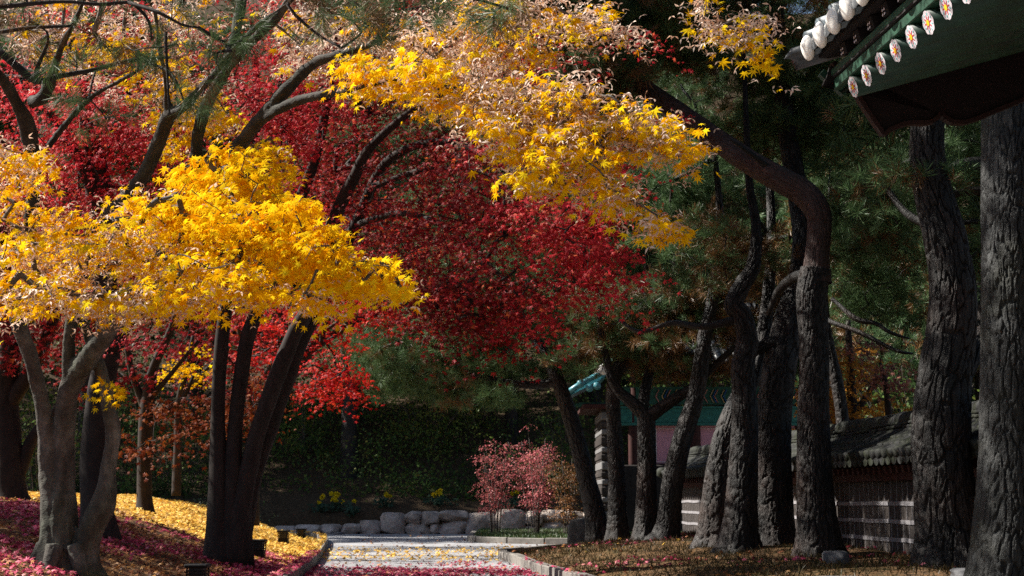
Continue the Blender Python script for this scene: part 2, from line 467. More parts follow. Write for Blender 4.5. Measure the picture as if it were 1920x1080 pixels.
def stone(x, w, z, h, dep=.55, y=41.2):
    global k
    V, F_ = boulder_mesh(w*1.10, h*1.09, dep, 40+k); k += 1
    MB().add(V+np.array([x, y+rng.normal(0, .03), z+h/2]), F_).build('boulder', boulder_mat, sw, False)
for x, w, h in X: stone(x, w, -.05, h)
x = -3.05
for w, kind in [(.46, 2), (.5, 3), (.8, 2), (.86, 1), (.8, 1), (.5, 2), (.62, 2), (.55, 3), (.66, 2), (.7, 1), (.8, 2), (.6, 3), (.7, 2), (.7, 2), (.8, 1), (.7, 2), (.7, 3)]:
    H = .70+rng.uniform(-.04, .05); xc = x+w/2
    if kind == 1: stone(xc, w, -.06, H)
    elif kind == 2:
        s = rng.uniform(.4, .6); stone(xc, w, -.06, H*s); stone(xc, w*.97, -.06+H*s, H*(1-s))
    else:
        s = rng.uniform(.42, .58); stone(xc-w*.24, w*.5, -.06, H*s); stone(xc+w*.26, w*.47, -.06, H*s*.96); stone(xc, w*.96, -.06+H*s, H*(1-s))
    x += w
# ================================================================== FOLIAGE TOOLS
def leaf_template(lobes=7, cup=.16):
    if lobes == 7: A, Ln = [-128, -84, -42, 0, 42, 84, 128], [.5, .8, .98, 1.08, .98, .8, .5]
    elif lobes == 5: A, Ln = [-105, -50, 0, 50, 105], [.68, .95, 1.08, .95, .68]
    else: A, Ln = [-75, 0, 75], [.8, 1.1, .8]
    pts = []
    for i, (a, l) in enumerate(zip(A, Ln)):
        a = math.radians(a); pts.append((l*math.sin(a), l*math.cos(a)))
        if i < len(A)-1:
            b = math.radians((A[i]+A[i+1])/2); rr = .34 if lobes == 7 else .40
            pts.append((rr*math.sin(b), rr*math.cos(b)))
    pts.append((0, -.12))
    p = np.array([(0, .02)]+pts)
    V = np.column_stack([p, -cup*(p**2).sum(1)]); n = len(pts)
    return V, np.array([[0, i+1, (i+1) % n+1] for i in range(n)][::1])
T7, T5, T3 = leaf_template(7), leaf_template(5, .2), leaf_template(3, .25)
SAM = (np.array([[0, 0, 0], [.32, -.35, .05], [1, -.75, 0], [.62, -.1, 0], [-.32, -.35, .05], [-1, -.75, 0], [-.62, -.1, 0]], float), np.array([[0, 1, 3], [1, 2, 3], [0, 6, 4], [4, 6, 5]]))
BLADE = (np.array([[-.05, 0, 0], [.05, 0, 0], [.035, .55, -.04], [0, 1, -.16], [-.035, .55, -.04]], float), np.array([[0, 1, 2], [0, 2, 4], [4, 2, 3]]))
OVAL = (np.array([[0, -.1, 0], [.34, .4, -.06], [0, 1, -.12], [-.34, .4, -.06]], float), np.array([[0, 1, 2], [0, 2, 3]]))
def unit(v): return v/(np.linalg.norm(v, axis=-1, keepdims=True)+1e-9)
def scatter(mb, T, pos, tip, nor, size, mi=0):
    """copies of a leaf template at pos, pointing along tip, facing nor"""
    nor = unit(nor); tip = unit(tip-nor*(tip*nor).sum(-1, keepdims=True)); sx = np.cross(tip, nor)
    V, Fc = T; n = len(pos)
    W = pos[:, None]+size[:, None, None]*(V[None, :, 0, None]*sx[:, None]+V[None, :, 1, None]*tip[:, None]+V[None, :, 2, None]*nor[:, None])
    FF = Fc[None]+np.arange(n)[:, None, None]*len(V)
    mb.add(W.reshape(-1, 3), FF.reshape(-1, Fc.shape[1]), mi)
def ell(specs):
    """rows (px, py, rx, ry, tilt, Y, depth, n[, extra]) -> random points inside the ellipsoids they stand for, + extra"""
    C, E = [], []
    for s in specs:
        px, py, rx, ry, tl, Y, dp, n = s[:8]; ex = s[8] if len(s) > 8 else 0
        u = unit(rng.normal(size=(n, 3)))*(rng.uniform(.05, 1, (n, 1))**(1/2.0))*1.05
        t = math.radians(tl); a = np.array([math.cos(t), 0, -math.sin(t)])*rx*S(Y); c = np.array([math.sin(t), 0, math.cos(t)])*ry*S(Y)
        C.append(P(px, py, Y)+u[:, :1]*a+u[:, 1:2]*np.array([0, dp, 0])+u[:, 2:]*c); E.append(np.full(n, ex, float))
    return np.vstack(C), np.concatenate(E)
def network(mb, roots, targets, r0=.0035, rmax=.03, sides=5, mi=0, maxlen=1.6, sag=.06):
    """branches that reach from the limbs to every spray, each growing from the nearest wood already there"""
    pts = [np.asarray(p) for p in roots]; par = [-1]*len(pts); nr = len(pts)
    A = np.array(pts); rem = list(range(len(targets)))
    D = np.min(np.linalg.norm(targets[:, None]-A[None], axis=2), axis=1) if len(A)*len(targets) < 4e6 else np.array([np.min(np.linalg.norm(A-t, axis=1)) for t in targets])
    I = np.array([np.argmin(np.linalg.norm(A-t, axis=1)) for t in targets])
    alive = np.ones(len(targets), bool); idx = {}
    for _ in range(len(targets)):
        k = int(np.argmin(np.where(alive, D, 1e9))); alive[k] = False
        base = I[k]; p0 = pts[base]; p1 = targets[k]
        chain = [base]
        m = 2 if np.linalg.norm(p1-p0) > .35 else 1
        last = base
        for j in range(1, m+1):
            q = p0+(p1-p0)*j/m
            if j < m: q = q+rng.normal(0, .05, 3)+np.array([0, 0, sag])
            pts.append(q); par.append(last); last = len(pts)-1
            d = np.linalg.norm(targets-q, axis=1); u = alive & (d < D)
            D[u] = d[u]; I[u] = last
        idx[k] = last
    w = np.zeros(len(pts))
    for k, l in idx.items(): w[l] += 1
    for i in range(len(pts)-1, nr-1, -1): w[par[i]] += w[i] if par[i] >= nr else 0
    for i in range(nr, len(pts)):
        p0, p1 = pts[par[i]], pts[i]; L = np.linalg.norm(p1-p0)
        if L < .02: continue
        ra = min(rmax, r0*math.sqrt(w[i])); ma = (p0+p1)/2+rng.normal(0, .05*L, 3)
        rb = min(rmax, r0*math.sqrt(max(1, w[i]*.7)))
        tube(mb, [p0, ma, p1], [ra*1.05, (ra+rb)/2, rb], sides, max(.05, L/3), mi, cap=False)
def limbpts(*Ls):
    out = []
    for L in Ls:
        p, r = limb(L); out.append(spline(np.column_stack([p, r]), .12)[:, :3])
    return np.vstack(out)
def maple_crown(mb, C, k, R, size, tmpl, face=(0, -.8, .25), seeds=None, seedfrac=None, droop=.35, mi=0, side=None):
    """flat drooping sprays: k leaves round every centre; with seeds, some of them bunches of winged seeds instead"""
    n = len(C)
    out = unit(np.column_stack([rng.normal(0, .28, n), rng.normal(-.15, .28, n), np.ones(n)]))      # spray plane
    e1 = unit(np.cross(out, rng.normal(size=(n, 3)))); e2 = np.cross(out, e1)
    kk = rng.integers(int(k*.6), int(k*1.4)+1, n); I = np.repeat(np.arange(n), kk); m = len(I)
    rr = (R*(.6+.8*rng.random(n)))[I]*np.sqrt(rng.random(m)); th = rng.uniform(0, 2*np.pi, m)
    off = e1[I]*(rr*np.cos(th))[:, None]+e2[I]*(rr*np.sin(th))[:, None]
    pos = C[I]+off+out[I]*rng.normal(0, min(.03, R*.13), m)[:, None]; pos[:, 2] -= droop*rr*rr/R
    rad = unit(off)
    tip = rad*.7+rng.normal(0, .35, (m, 3))+np.array([0, -.1, -.75])
    nor = out[I]*.35+np.array(face)+rad*.25+rng.normal(0, .42, (m, 3))
    sz = size*(.5+.85*rng.random(m))
    if seeds is None:
        scatter(mb, tmpl, pos, tip, nor, sz, mi); return
    pf = np.clip(seedfrac*(1+rng.normal(0, .5, n))-.02, 0, .95)[I]; s = rng.random(m) < pf
    scatter(mb, tmpl, pos[~s], tip[~s], nor[~s], sz[~s], mi)
    q = np.repeat(pos[s], 4, 0); q = q+rng.normal(0, .040, q.shape)
    scatter(seeds, SAM, q, rng.normal(0, .5, q.shape)+np.array([0, 0, 1.]), rng.normal(0, .8, q.shape)+np.array([0, -.5, .2]), .032*(.6+.7*rng.random(len(q))))
def tuft_template(n, spread, w, seed):
    r = np.random.default_rng(seed); V, Fc = [], []
    for i in range(n):
        a = r.uniform(0, 2*np.pi); e = math.radians(spread)*math.sqrt(r.uniform(.02, 1)); L = r.uniform(.7, 1.1)
        d = np.array([math.sin(e)*math.cos(a), math.cos(e), math.sin(e)*math.sin(a)]); b0 = np.array([0, r.uniform(-.35, .15), 0])
        s = unit(np.cross(d, r.normal(size=3)))*w; j = len(V)
        mid = b0+d*L*.55; tipp = b0+d*L+np.array([0, 0, -.05*L])
        V += [b0-s*.5, b0+s*.5, mid+s, tipp, mid-s]; Fc.append([j, j+1, j+2, j+3, j+4])
    return np.array(V), np.array(Fc)
TUF = [tuft_template(30, 75, .020, s) for s in (1, 2, 3)]
TUFF = [tuft_template(22, 75, .034, s) for s in (4, 5, 6)]      # distant trees
TUFN = [tuft_template(60, 62, .0075, s) for s in (7, 8, 9)]      # close to the camera
def pine_crown(mb, C, k, R, size, tmpls, brown=.15, axis=(0, -.25, .8), flat=.45, bn=None):
    n = len(C); kk = rng.integers(max(1, int(k*.7)), int(k*1.3)+2, n); I = np.repeat(np.arange(n), kk); m = len(I)
    off = unit(rng.normal(size=(m, 3)))*R*(rng.random((m, 1))**.45)*np.array([1, 1, flat]); pos = C[I]+off
    ax = np.array(axis)+unit(off)*.75+rng.normal(0, .3, (m, 3))
    br = (brown if bn is None else np.clip(bn[I], 0, 1))
    isb = rng.random(m) < br+.35*vnoise(C*.9, 17)[I]-(0 if np.isscalar(br) else 0)
    w = rng.integers(0, len(tmpls), m); sz = size*(.7+.5*rng.random(m))
    for t in range(len(tmpls)):
        for bb in (0, 1):
            s = (w == t) & (isb == bool(bb))
            if s.any():
                a = ax[s].copy()
                if bb: a[:, 2] -= .7
                scatter(mb, tmpls[t], pos[s], a, rng.normal(size=(s.sum(), 3)), sz[s], bb)

# ------------------------------------------------------------------ leaf and bark colours
M_YEL = leaf_mat('yellow maple leaf', [(0, (.76, .30, .004)), (.18, (.89, .47, .005)), (.55, (.95, .60, .008)), (.92, (.96, .71, .02)), (1, (.66, .52, .02))], .5, 1.5, .14, .0)
M_SEED = leaf_mat('dry winged seed', [(0, (.34, .17, .10)), (.25, (.60, .38, .27)), (.7, (.74, .55, .44)), (1, (.84, .70, .60))], .40, 2, .2, .05)
M_RED = leaf_mat('maroon maple leaf', [(0, (.11, .018, .010)), (.35, (.23, .013, .015)), (.75, (.36, .016, .023)), (.93, (.52, .05, .03)), (1, (.60, .13, .03))], .45, .8, .62, .012)
M_CRI = leaf_mat('crimson maple leaf', [(0, (.38, .016, .024)), (.5, (.62, .030, .045)), (.85, (.74, .06, .06)), (1, (.74, .16, .06))], .48, 1.0, .3, .015)
M_SCA = leaf_mat('scarlet maple leaf', [(0, (.34, .008, .012)), (.5, (.58, .014, .016)), (1, (.68, .06, .02))], .45, 1.0, .3, .012)
M_RUST = leaf_mat('rust maple leaf', [(0, (.09, .018, .008)), (.5, (.16, .030, .010)), (1, (.26, .075, .015))], .35, 1.0, .35, .008)
M_ORA = leaf_mat('amber leaf', [(0, (.34, .12, .02)), (.5, (.50, .22, .03)), (1, (.58, .31, .05))], .35, 1.0, .35, .01)
M_NEE = leaf_mat('pine needle', [(0, (.050, .098, .036)), (.5, (.086, .160, .062)), (1, (.14, .21, .085))], .25, .8, .4, .025)
M_NEB = leaf_mat('dead pine needle', [(0, (.10, .048, .016)), (.5, (.17, .080, .022)), (1, (.25, .125, .035))], .2, .8, .4, .05)
M_UND = leaf_mat('undergrowth leaf', [(0, (.028, .060, .014)), (.5, (.060, .11, .024)), (.85, (.10, .14, .026)), (1, (.13, .11, .025))], .15, .5, .8, .01)
M_BSH = leaf_mat('lighter green bush leaf', [(0, (.045, .10, .024)), (.5, (.10, .17, .035)), (.85, (.17, .21, .04)), (1, (.22, .17, .03))], .25, .6, .6, .01)  # brighter green than the scrub, the bushes' own colour
M_GRS = leaf_mat('grass blade', [(0, (.03, .07, .015)), (.6, (.055, .12, .02)), (1, (.13, .13, .04))], .25, 1, .3, .05)
B_MAPLE, nt, out = new_mat('maple bark')
n1 = noise(nt, 7, 7, .68, sc=(1, 1, .5)); n2 = noise(nt, 1.8, 4, .6); n3 = noise(nt, 34, 4, .6, sc=(1, 1, 3))
c = mixc(nt, 1, ramp(nt, [(.28, (.026, .022, .019)), (.5, (.070, .064, .056)), (.72, (.17, .165, .15))], n1).outputs[0], ramp(nt, [(.35, (.7, .78, .64)), (.6, (1.1, 1.05, 1))], n2).outputs[0], 'MULTIPLY')
tc = N(nt, 'TexCoord'); sep = N(nt, 'SeparateXYZ'); nt.links.new(tc.outputs['Object'], sep.inputs[0])
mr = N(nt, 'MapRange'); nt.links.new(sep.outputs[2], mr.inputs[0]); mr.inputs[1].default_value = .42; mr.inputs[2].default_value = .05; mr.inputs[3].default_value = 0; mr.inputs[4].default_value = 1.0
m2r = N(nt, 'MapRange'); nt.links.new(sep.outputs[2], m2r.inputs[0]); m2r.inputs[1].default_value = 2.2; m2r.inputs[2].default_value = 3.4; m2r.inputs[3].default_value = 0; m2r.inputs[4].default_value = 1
c = mixc(nt, m2r.outputs[0], c, mixc(nt, 1, c, (.42, .38, .36), 'MULTIPLY'))      # shade of leaves and seeds painted into the upper bark
mu = N(nt, 'Math', operation='MULTIPLY'); nt.links.new(mr.outputs[0], mu.inputs[0]); nt.links.new(ramp(nt, [(.40, (0, 0, 0)), (.56, (1, 1, 1))], noise(nt, 5, 5, .7)).outputs[0], mu.inputs[1])
c = mixc(nt, mu.outputs[0], c, (.070, .105, .016))
bh = N(nt, 'Math', operation='ADD'); nt.links.new(n1, bh.inputs[0]); nt.links.new(n3, bh.inputs[1])
principled(nt, out, c, .8, bh.outputs[0], .55, .018, .25)
B_DARK = plain('dark maple bark', (.024, .017, .014), .85, .45, 9, .6, sc=(1, 1, .4))
B_TWIG = plain('twig bark', (.085, .070, .060), .8, .4, 14, .3)
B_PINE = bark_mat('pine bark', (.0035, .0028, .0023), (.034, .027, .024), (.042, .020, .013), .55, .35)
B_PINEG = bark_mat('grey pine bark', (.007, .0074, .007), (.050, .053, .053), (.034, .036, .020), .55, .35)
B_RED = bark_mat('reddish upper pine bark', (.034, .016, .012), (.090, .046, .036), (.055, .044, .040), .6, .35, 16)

def remesh(o, voxel, it=6):
    m = o.modifiers.new('join', 'REMESH'); m.mode = 'VOXEL'; m.voxel_size = voxel; m.use_smooth_shade = True
    s = o.modifiers.new('soften', 'SMOOTH'); s.factor = .5; s.iterations = it
    tx = bpy.data.textures.new('bark swell', 'CLOUDS'); tx.noise_scale = .16; tx.noise_depth = 3
    d = o.modifiers.new('swell', 'DISPLACE'); d.texture = tx; d.strength = .03; d.mid_level = .5; d.texture_coords = 'LOCAL'

# ================================================================== THE YELLOW MAPLE (nearest, left)
b0 = at_ground(125, 13)
ym = thing('maple_tree', 'grey multi-stemmed maple with bright yellow leaves and a mossy foot, nearest on the left', 'tree', b0)
by = 540+F*math.tan(PITCH-math.atan2(b0[2]-CAMZ, 13))   # where its foot comes out in the picture
LM = [
 [(106, by+14, 13, 48), (106, by-45, 13, 34), (104, 955, 13, 27), (98, 885, 13, 24), (86, 800, 12.9, 16), (76, 745, 12.8, 14), (54, 660, 12.6, 14), (33, 592, 12.4, 15), (40, 500, 12.2, 15), (58, 410, 12, 14), (63, 330, 11.8, 14), (54, 245, 11.6, 15), (22, 175, 11.3, 11), (-25, 110, 11, 8), (-80, 40, 10.7, 5)],
 [(120, by+14, 13, 48), (118, by-40, 13, 34), (116, 960, 13, 28), (116, 880, 13, 24), (120, 800, 12.9, 20), (134, 720, 12.7, 20), (170, 664, 12.4, 19), (208, 610, 12.1, 18), (246, 560, 11.8, 17), (325, 450, 11.3, 15), (400, 337, 10.9, 14), (450, 272, 10.7, 14), (490, 221, 10.4, 14), (545, 160, 10.1, 12), (590, 118, 9.9, 10), (660, 95, 9.6, 7), (780, 60, 9.3, 5), (930, 30, 9, 3)],
 [(133, 730, 12.7, 16), (130, 645, 12.5, 12), (142, 560, 12.2, 12), (165, 470, 11.9, 15), (200, 408, 11.6, 15), (256, 350, 11.2, 14), (291, 285, 10.9, 14), (317, 218, 10.6, 13), (345, 200, 10.4, 9), (400, 140, 10.1, 7), (470, 60, 9.9, 5), (540, 5, 9.7, 3)],
 [(316, 222, 10.6, 9), (312, 160, 10.4, 6), (300, 90, 10.2, 4), (290, 20, 10, 3)],
 [(325, 450, 11.3, 12), (352, 395, 11.1, 13), (365, 335, 11, 13), (372, 250, 10.8, 12), (392, 185, 10.6, 11), (440, 110, 10.3, 11), (510, 42, 10, 9), (570, -40, 9.8, 6), (640, -130, 9.6, 4)],
 [(392, 190, 10.6, 10), (430, 100, 10.9, 10), (450, 20, 11.1, 9), (465, -80, 11.2, 7), (480, -200, 11.3, 4)],
 [(160, by+14, 13, 40), (160, 1040, 13, 25), (174, 985, 12.95, 23), (196, 940, 12.9, 23), (203, 880, 12.85, 14), (212, 815, 12.8, 14), (204, 765, 12.7, 13), (188, 690, 12.6, 12), (165, 630, 12.5, 10), (150, 575, 12.3, 8), (165, 500, 12, 6)],
 [(490, 224, 10.4, 11), (560, 188, 10, 9), (640, 172, 9.7, 8), (700, 156, 9.4, 6), (800, 155, 9.1, 5), (930, 190, 8.9, 4), (1050, 230, 8.8, 3), (1180, 262, 8.7, 2)],
 [(60, 190, 11.4, 12), (78, 185, 11.3, 12), (96, 150, 11.2, 10), (112, 95, 10.9, 7), (140, 40, 10.6, 5), (170, -30, 10.4, 4)],
 [(90, 275, 11.8, 7), (130, 225, 11.6, 6), (175, 180, 11.3, 5), (262, 130, 11, 4), (330, 80, 10.8, 3)],
]
mb = MB(); woody = []
for i, L in enumerate(LM):
    p, r = limb(L); tube(mb, p, r, 14, .08, bump=.10, seed=i); woody.append(spline(np.column_stack([p, r]), .12)[:, :3])
for a in range(6):                                             # root flare
    th = a*1.05+.3; p = b0+np.array([.17*math.cos(th), .17*math.sin(th), .22]); q = b0+np.array([.36*math.cos(th), .36*math.sin(th), -.06])
    tube(mb, [p, (p+q)/2-np.array([0, 0, .04]), q], [.085, .06, .02], 10, .05)
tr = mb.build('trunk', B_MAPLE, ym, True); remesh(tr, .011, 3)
YS = [
 (60, 490, 95, 65, 5, 9.6, .9, 34, .40), (120, 440, 95, 50, -5, 9.9, .8, 26, .28), (25, 305, 50, 34, 20, 9.4, .6, 13, .55), (70, 310, 36, 18, 10, 9.4, .4, 6, .5), (20, 365, 45, 22, 20, 9.5, .5, 7, .35), (40, 570, 70, 22, 3, 9.6, .5, 10, .35),
 (250, 470, 120, 65, 10, 9.6, .9, 40, .45), (170, 560, 150, 32, 5, 9.4, .7, 26, .5), (320, 420, 80, 70, 20, 10, .8, 32, .08), (400, 350, 90, 60, 25, 10.4, .7, 30, .03), (460, 330, 100, 60, 35, 10.2, .8, 34, .02),
 (450, 430, 150, 85, 20, 9.8, .9, 66, .04), (560, 430, 120, 75, 32, 9.7, .8, 54, .03), (620, 500, 120, 52, 25, 9.5, .7, 36, .08), (705, 515, 80, 30, 28, 9.3, .5, 18, .06), (590, 565, 70, 16, 5, 9.4, .4, 8, .35),
 (420, 520, 130, 45, 8, 9.5, .7, 34, .22), (330, 555, 110, 26, 3, 9.3, .6, 18, .5), (420, 225, 50, 55, 60, 10.8, .6, 16, .15), (505, 295, 55, 40, 45, 10.4, .5, 16, .05), (270, 390, 60, 40, 10, 10, .6, 14, .15), (330, 250, 45, 45, 30, 10.9, .5, 10, .25),
 (215, 90, 85, 34, 5, 10.3, .7, 18, .12), (110, 90, 120, 75, 10, 10.6, .9, 22, .75), (330, 120, 110, 75, 10, 10.4, .9, 26, .75), (260, 25, 250, 36, 0, 10.5, .9, 26, .8), (300, 195, 100, 45, 10, 10.5, .7, 16, .45), (60, 30, 60, 40, 0, 10.6, .6, 8, .8),
 (560, 55, 80, 45, 10, 9.8, .7, 15, .72), (590, 112, 70, 35, 10, 9.6, .6, 12, .75), (690, 135, 80, 28, 8, 9.3, .5, 18, .12), (790, 150, 80, 42, 12, 9.1, .6, 24, .22), (840, 85, 120, 55, 18, 9.2, .7, 28, .88), (965, 72, 85, 28, 12, 9, .5, 14, .45), (700, 60, 90, 30, 5, 9.5, .5, 12, .85),
 (920, 170, 110, 50, 18, 8.9, .6, 34, .62), (1040, 190, 105, 55, 20, 8.8, .6, 34, .62), (945, 240, 85, 55, 18, 8.8, .6, 26, .5), (1055, 265, 105, 62, 18, 8.7, .6, 38, .42), (1150, 228, 105, 52, 20, 8.7, .6, 32, .48), (1245, 252, 75, 42, 16, 8.6, .5, 22, .38),
 (1115, 318, 75, 42, 25, 8.7, .5, 18, .32), (1005, 318, 62, 42, 15, 8.7, .5, 18, .22), (1290, 275, 40, 24, 10, 8.6, .4, 9, .3), (1160, 368, 46, 28, 20, 8.6, .4, 9, .45), (1215, 405, 44, 26, 48, 8.6, .35, 9, .6), (1262, 438, 20, 12, 35, 8.6, .2, 3, .35),
 (900, 15, 140, 26, 5, 9.1, .6, 16, .85), (1050, 18, 110, 20, 10, 8.9, .5, 13, .95), (1130, 48, 70, 18, 24, 8.8, .4, 8, .95), (1330, 40, 55, 40, 20, 8.5, .4, 11, .75), (1388, 75, 42, 40, 45, 8.5, .4, 9, .65), (1420, 115, 16, 20, 60, 8.5, .2, 3, .2), (1400, 25, 34, 16, 10, 8.5, .3, 4, .65),
]
YS = [(a, b, c*.86, d*.80, e, y+(.9 if (a < 620 and b < 300) else 0), dp, int(n*(1.15 if (a < 620 and b < 240) else 1.4 if a < 300 else 1.6 if a < 800 else (.8 if a > 1300 else 1.05 if (a > 1040 and b > 200) else 1.4))), ex*(.8 if (a < 300 and b > 240) else .55 if (a < 650 and b > 240) else .85)) for a, b, c, d, e, y, dp, n, ex in YS]
YS.append((960, -400, 190, 90, 0, 8.7, 1.6, 150, .4))  # unseen spray above the frame, added to shade the gate eave
YS.append((222, 735, 26, 22, 30, 12.4, .2, 4, 0))
C, E = ell(YS)
lv, sd, tw = MB(), MB(), MB()
maple_crown(lv, C, 13, .15, .050, T7, face=(-.45, -.75, .4), seeds=sd, seedfrac=E, droop=.5)
top = limbpts([(640, -130, 9.6, 4), (900, -60, 9, 4), (1150, -40, 8.7, 3), (1330, -10, 8.6, 2)])
network(tw, np.vstack(woody+[top]), C, .0026, .022)
p, r = limb([(570, -40, 9.8, 7), (640, -110, 9.6, 6), (900, -60, 9, 5), (1150, -40, 8.7, 4), (1330, -10, 8.6, 3)]); tube(tw, p, r, 7, .1)
lv.build('crown', M_YEL, ym); sd.build('seed_clusters', M_SEED, ym); tw.build('twigs', B_TWIG, ym, True)

# ================================================================== RED MAPLES
def maple(name, label, stems, sprays, leaf, bark, k=22, R=.30, size=.040, tmpl=T5, net=.003, face=(0, -.6, .35), group=None, base=None, sides=12, mixleaf=None, dens=1.0):
    p0 = np.array([P(*stems[0][0][:3])[0], stems[0][0][2], 0]); p0[2] = hgt(p0[0], p0[1])
    t = thing(name, label, 'tree', p0, group)
    mb, wood = MB(), []
    for i, L in enumerate(stems):
        p, r = limb(L); tube(mb, p, r, sides, .12, bump=.10, seed=i+3); wood.append(spline(np.column_stack([p, r]), .2)[:, :3])
    mb.build('trunk', bark, t, True)
    C, E = ell([q[:7]+(int(q[7]*dens),)+tuple(q[8:]) for q in sprays]); lv = MB()
    if mixleaf is None: maple_crown(lv, C, k, R, size, tmpl, face)
    else:
        s = (E > 0) if mixleaf[1] is None else rng.random(len(C)) < mixleaf[1]; maple_crown(lv, C[~s], k, R, size, tmpl, face); maple_crown(lv, C[s], k, R, size, tmpl, face, mi=1)
    tw = MB(); network(tw, np.vstack(wood), C, net, .035)
    lv.build('crown', leaf if mixleaf is None else [leaf, mixleaf[0]], t); tw.build('twigs', bark, t, True)
    return t
maple('maple_tree', 'dark four-stemmed maple with a wide drooping maroon crown beside the path', [
 [(414, 1062, 19, 40), (411, 1000, 19, 25), (410, 900, 19, 19), (408, 790, 19, 14), (416, 640, 18.8, 13), (440, 450, 18.6, 12), (470, 300, 18.3, 10), (480, 160, 18, 8), (470, 20, 17.8, 5)],
 [(434, 1062, 19, 40), (434, 980, 19, 24), (436, 880, 19, 17), (443, 780, 19, 14), (462, 640, 18.8, 14), (490, 560, 18.6, 13), (530, 450, 18.5, 12), (590, 300, 18.2, 10), (620, 150, 18, 8), (640, 0, 17.8, 5)],
 [(440, 1062, 19, 36), (448, 960, 19, 23), (466, 880, 19, 18), (490, 790, 18.9, 16), (545, 640, 18.8, 15), (585, 560, 18.6, 14), (628, 410, 18.3, 13), (665, 330, 18, 11), (700, 270, 17.7, 9), (800, 190, 17.2, 6), (920, 150, 16.6, 4)],
 [(450, 1030, 19.2, 20), (474, 900, 19.2, 16), (512, 790, 19.2, 14), (562, 650, 19.1, 13), (605, 560, 19, 13), (676, 400, 18.8, 11), (725, 305, 18.4, 9), (820, 265, 17.8, 7), (930, 300, 17, 5), (1040, 370, 16.2, 4), (1120, 440, 15.8, 3)],
 [(700, 350, 18.5, 7), (790, 320, 18, 6), (880, 318, 17.5, 5), (960, 345, 17, 4)],
 [(672, 420, 18.8, 7), (760, 400, 18, 6), (860, 440, 17, 5), (940, 520, 16.2, 3)],
], [
 (590, 190, 120, 60, 15, 18, 1.6, 34, 1), (560, 290, 90, 70, 20, 18.2, 1.6, 28), (710, 220, 130, 70, 15, 19.2, 1.6, 38), (830, 270, 130, 75, 25, 18.4, 1.6, 42), (660, 330, 110, 60, 25, 19.8, 1.6, 26),
 (690, 430, 100, 90, 35, 19.6, 1.5, 36), (800, 400, 130, 90, 32, 17.6, 1.6, 44), (910, 380, 130, 85, 35, 16.2, 1.5, 46), (1010, 420, 115, 75, 40, 15.8, 1.4, 40, 1), (1105, 430, 65, 68, 50, 15.6, 1.1, 26, 1),
 (830, 510, 115, 85, 40, 16, 1.4, 42), (945, 540, 95, 75, 42, 15.8, 1.3, 36), (1085, 490, 75, 60, 48, 15.6, 1.1, 24, 1), (1150, 530, 36, 42, 50, 15.4, .6, 9, 1), (765, 545, 85, 60, 35, 16.4, 1.3, 24), (890, 610, 80, 50, 35, 16, 1.1, 22), (975, 600, 40, 45, 50, 15.8, .8, 10, 1), (700, 520, 70, 60, 30, 16.8, 1.2, 18),
 (930, 85, 75, 34, 15, 16.8, 1.2, 16, 1), (1010, 130, 60, 30, 20, 16.4, 1.0, 12, 1), (1000, 270, 140, 70, 22, 16, 1.4, 30, 1), (1140, 310, 60, 45, 35, 15.8, .8, 12, 1), (1225, 250, 40, 30, 30, 15.6, .6, 4, 1), (640, 80, 140, 60, 5, 17.6, 1.8, 30), (800, 30, 150, 60, 8, 17, 1.6, 26), (1205, 66, 14, 10, 20, 15.8, .3, 3, 1),
 (560, -80, 230, 90, 0, 18, 2.2, 36), (820, -60, 180, 80, 10, 17, 2, 26),
 (480, -260, 300, 120, 0, 18.5, 3, 70), (420, -420, 300, 120, 0, 19.5, 3, 60), (860, -230, 200, 90, 0, 17, 2, 36), (560, -60, 300, 130, 0, 21, 1.6, 40), (600, 320, 210, 120, 0, 21, 1.4, 50), (330, 440, 140, 70, 0, 21, 1.3, 45), (180, 400, 120, 70, 0, 20.5, 1.2, 25), (780, 30, 220, 110, 0, 20.5, 1.4, 50),  # sprays added high up and behind, to shade path and right bank
], M_RED, B_DARK, 50, .44, .040, T5, .004, face=(-.1, -.6, .4), dens=.92, mixleaf=(M_CRI, None))
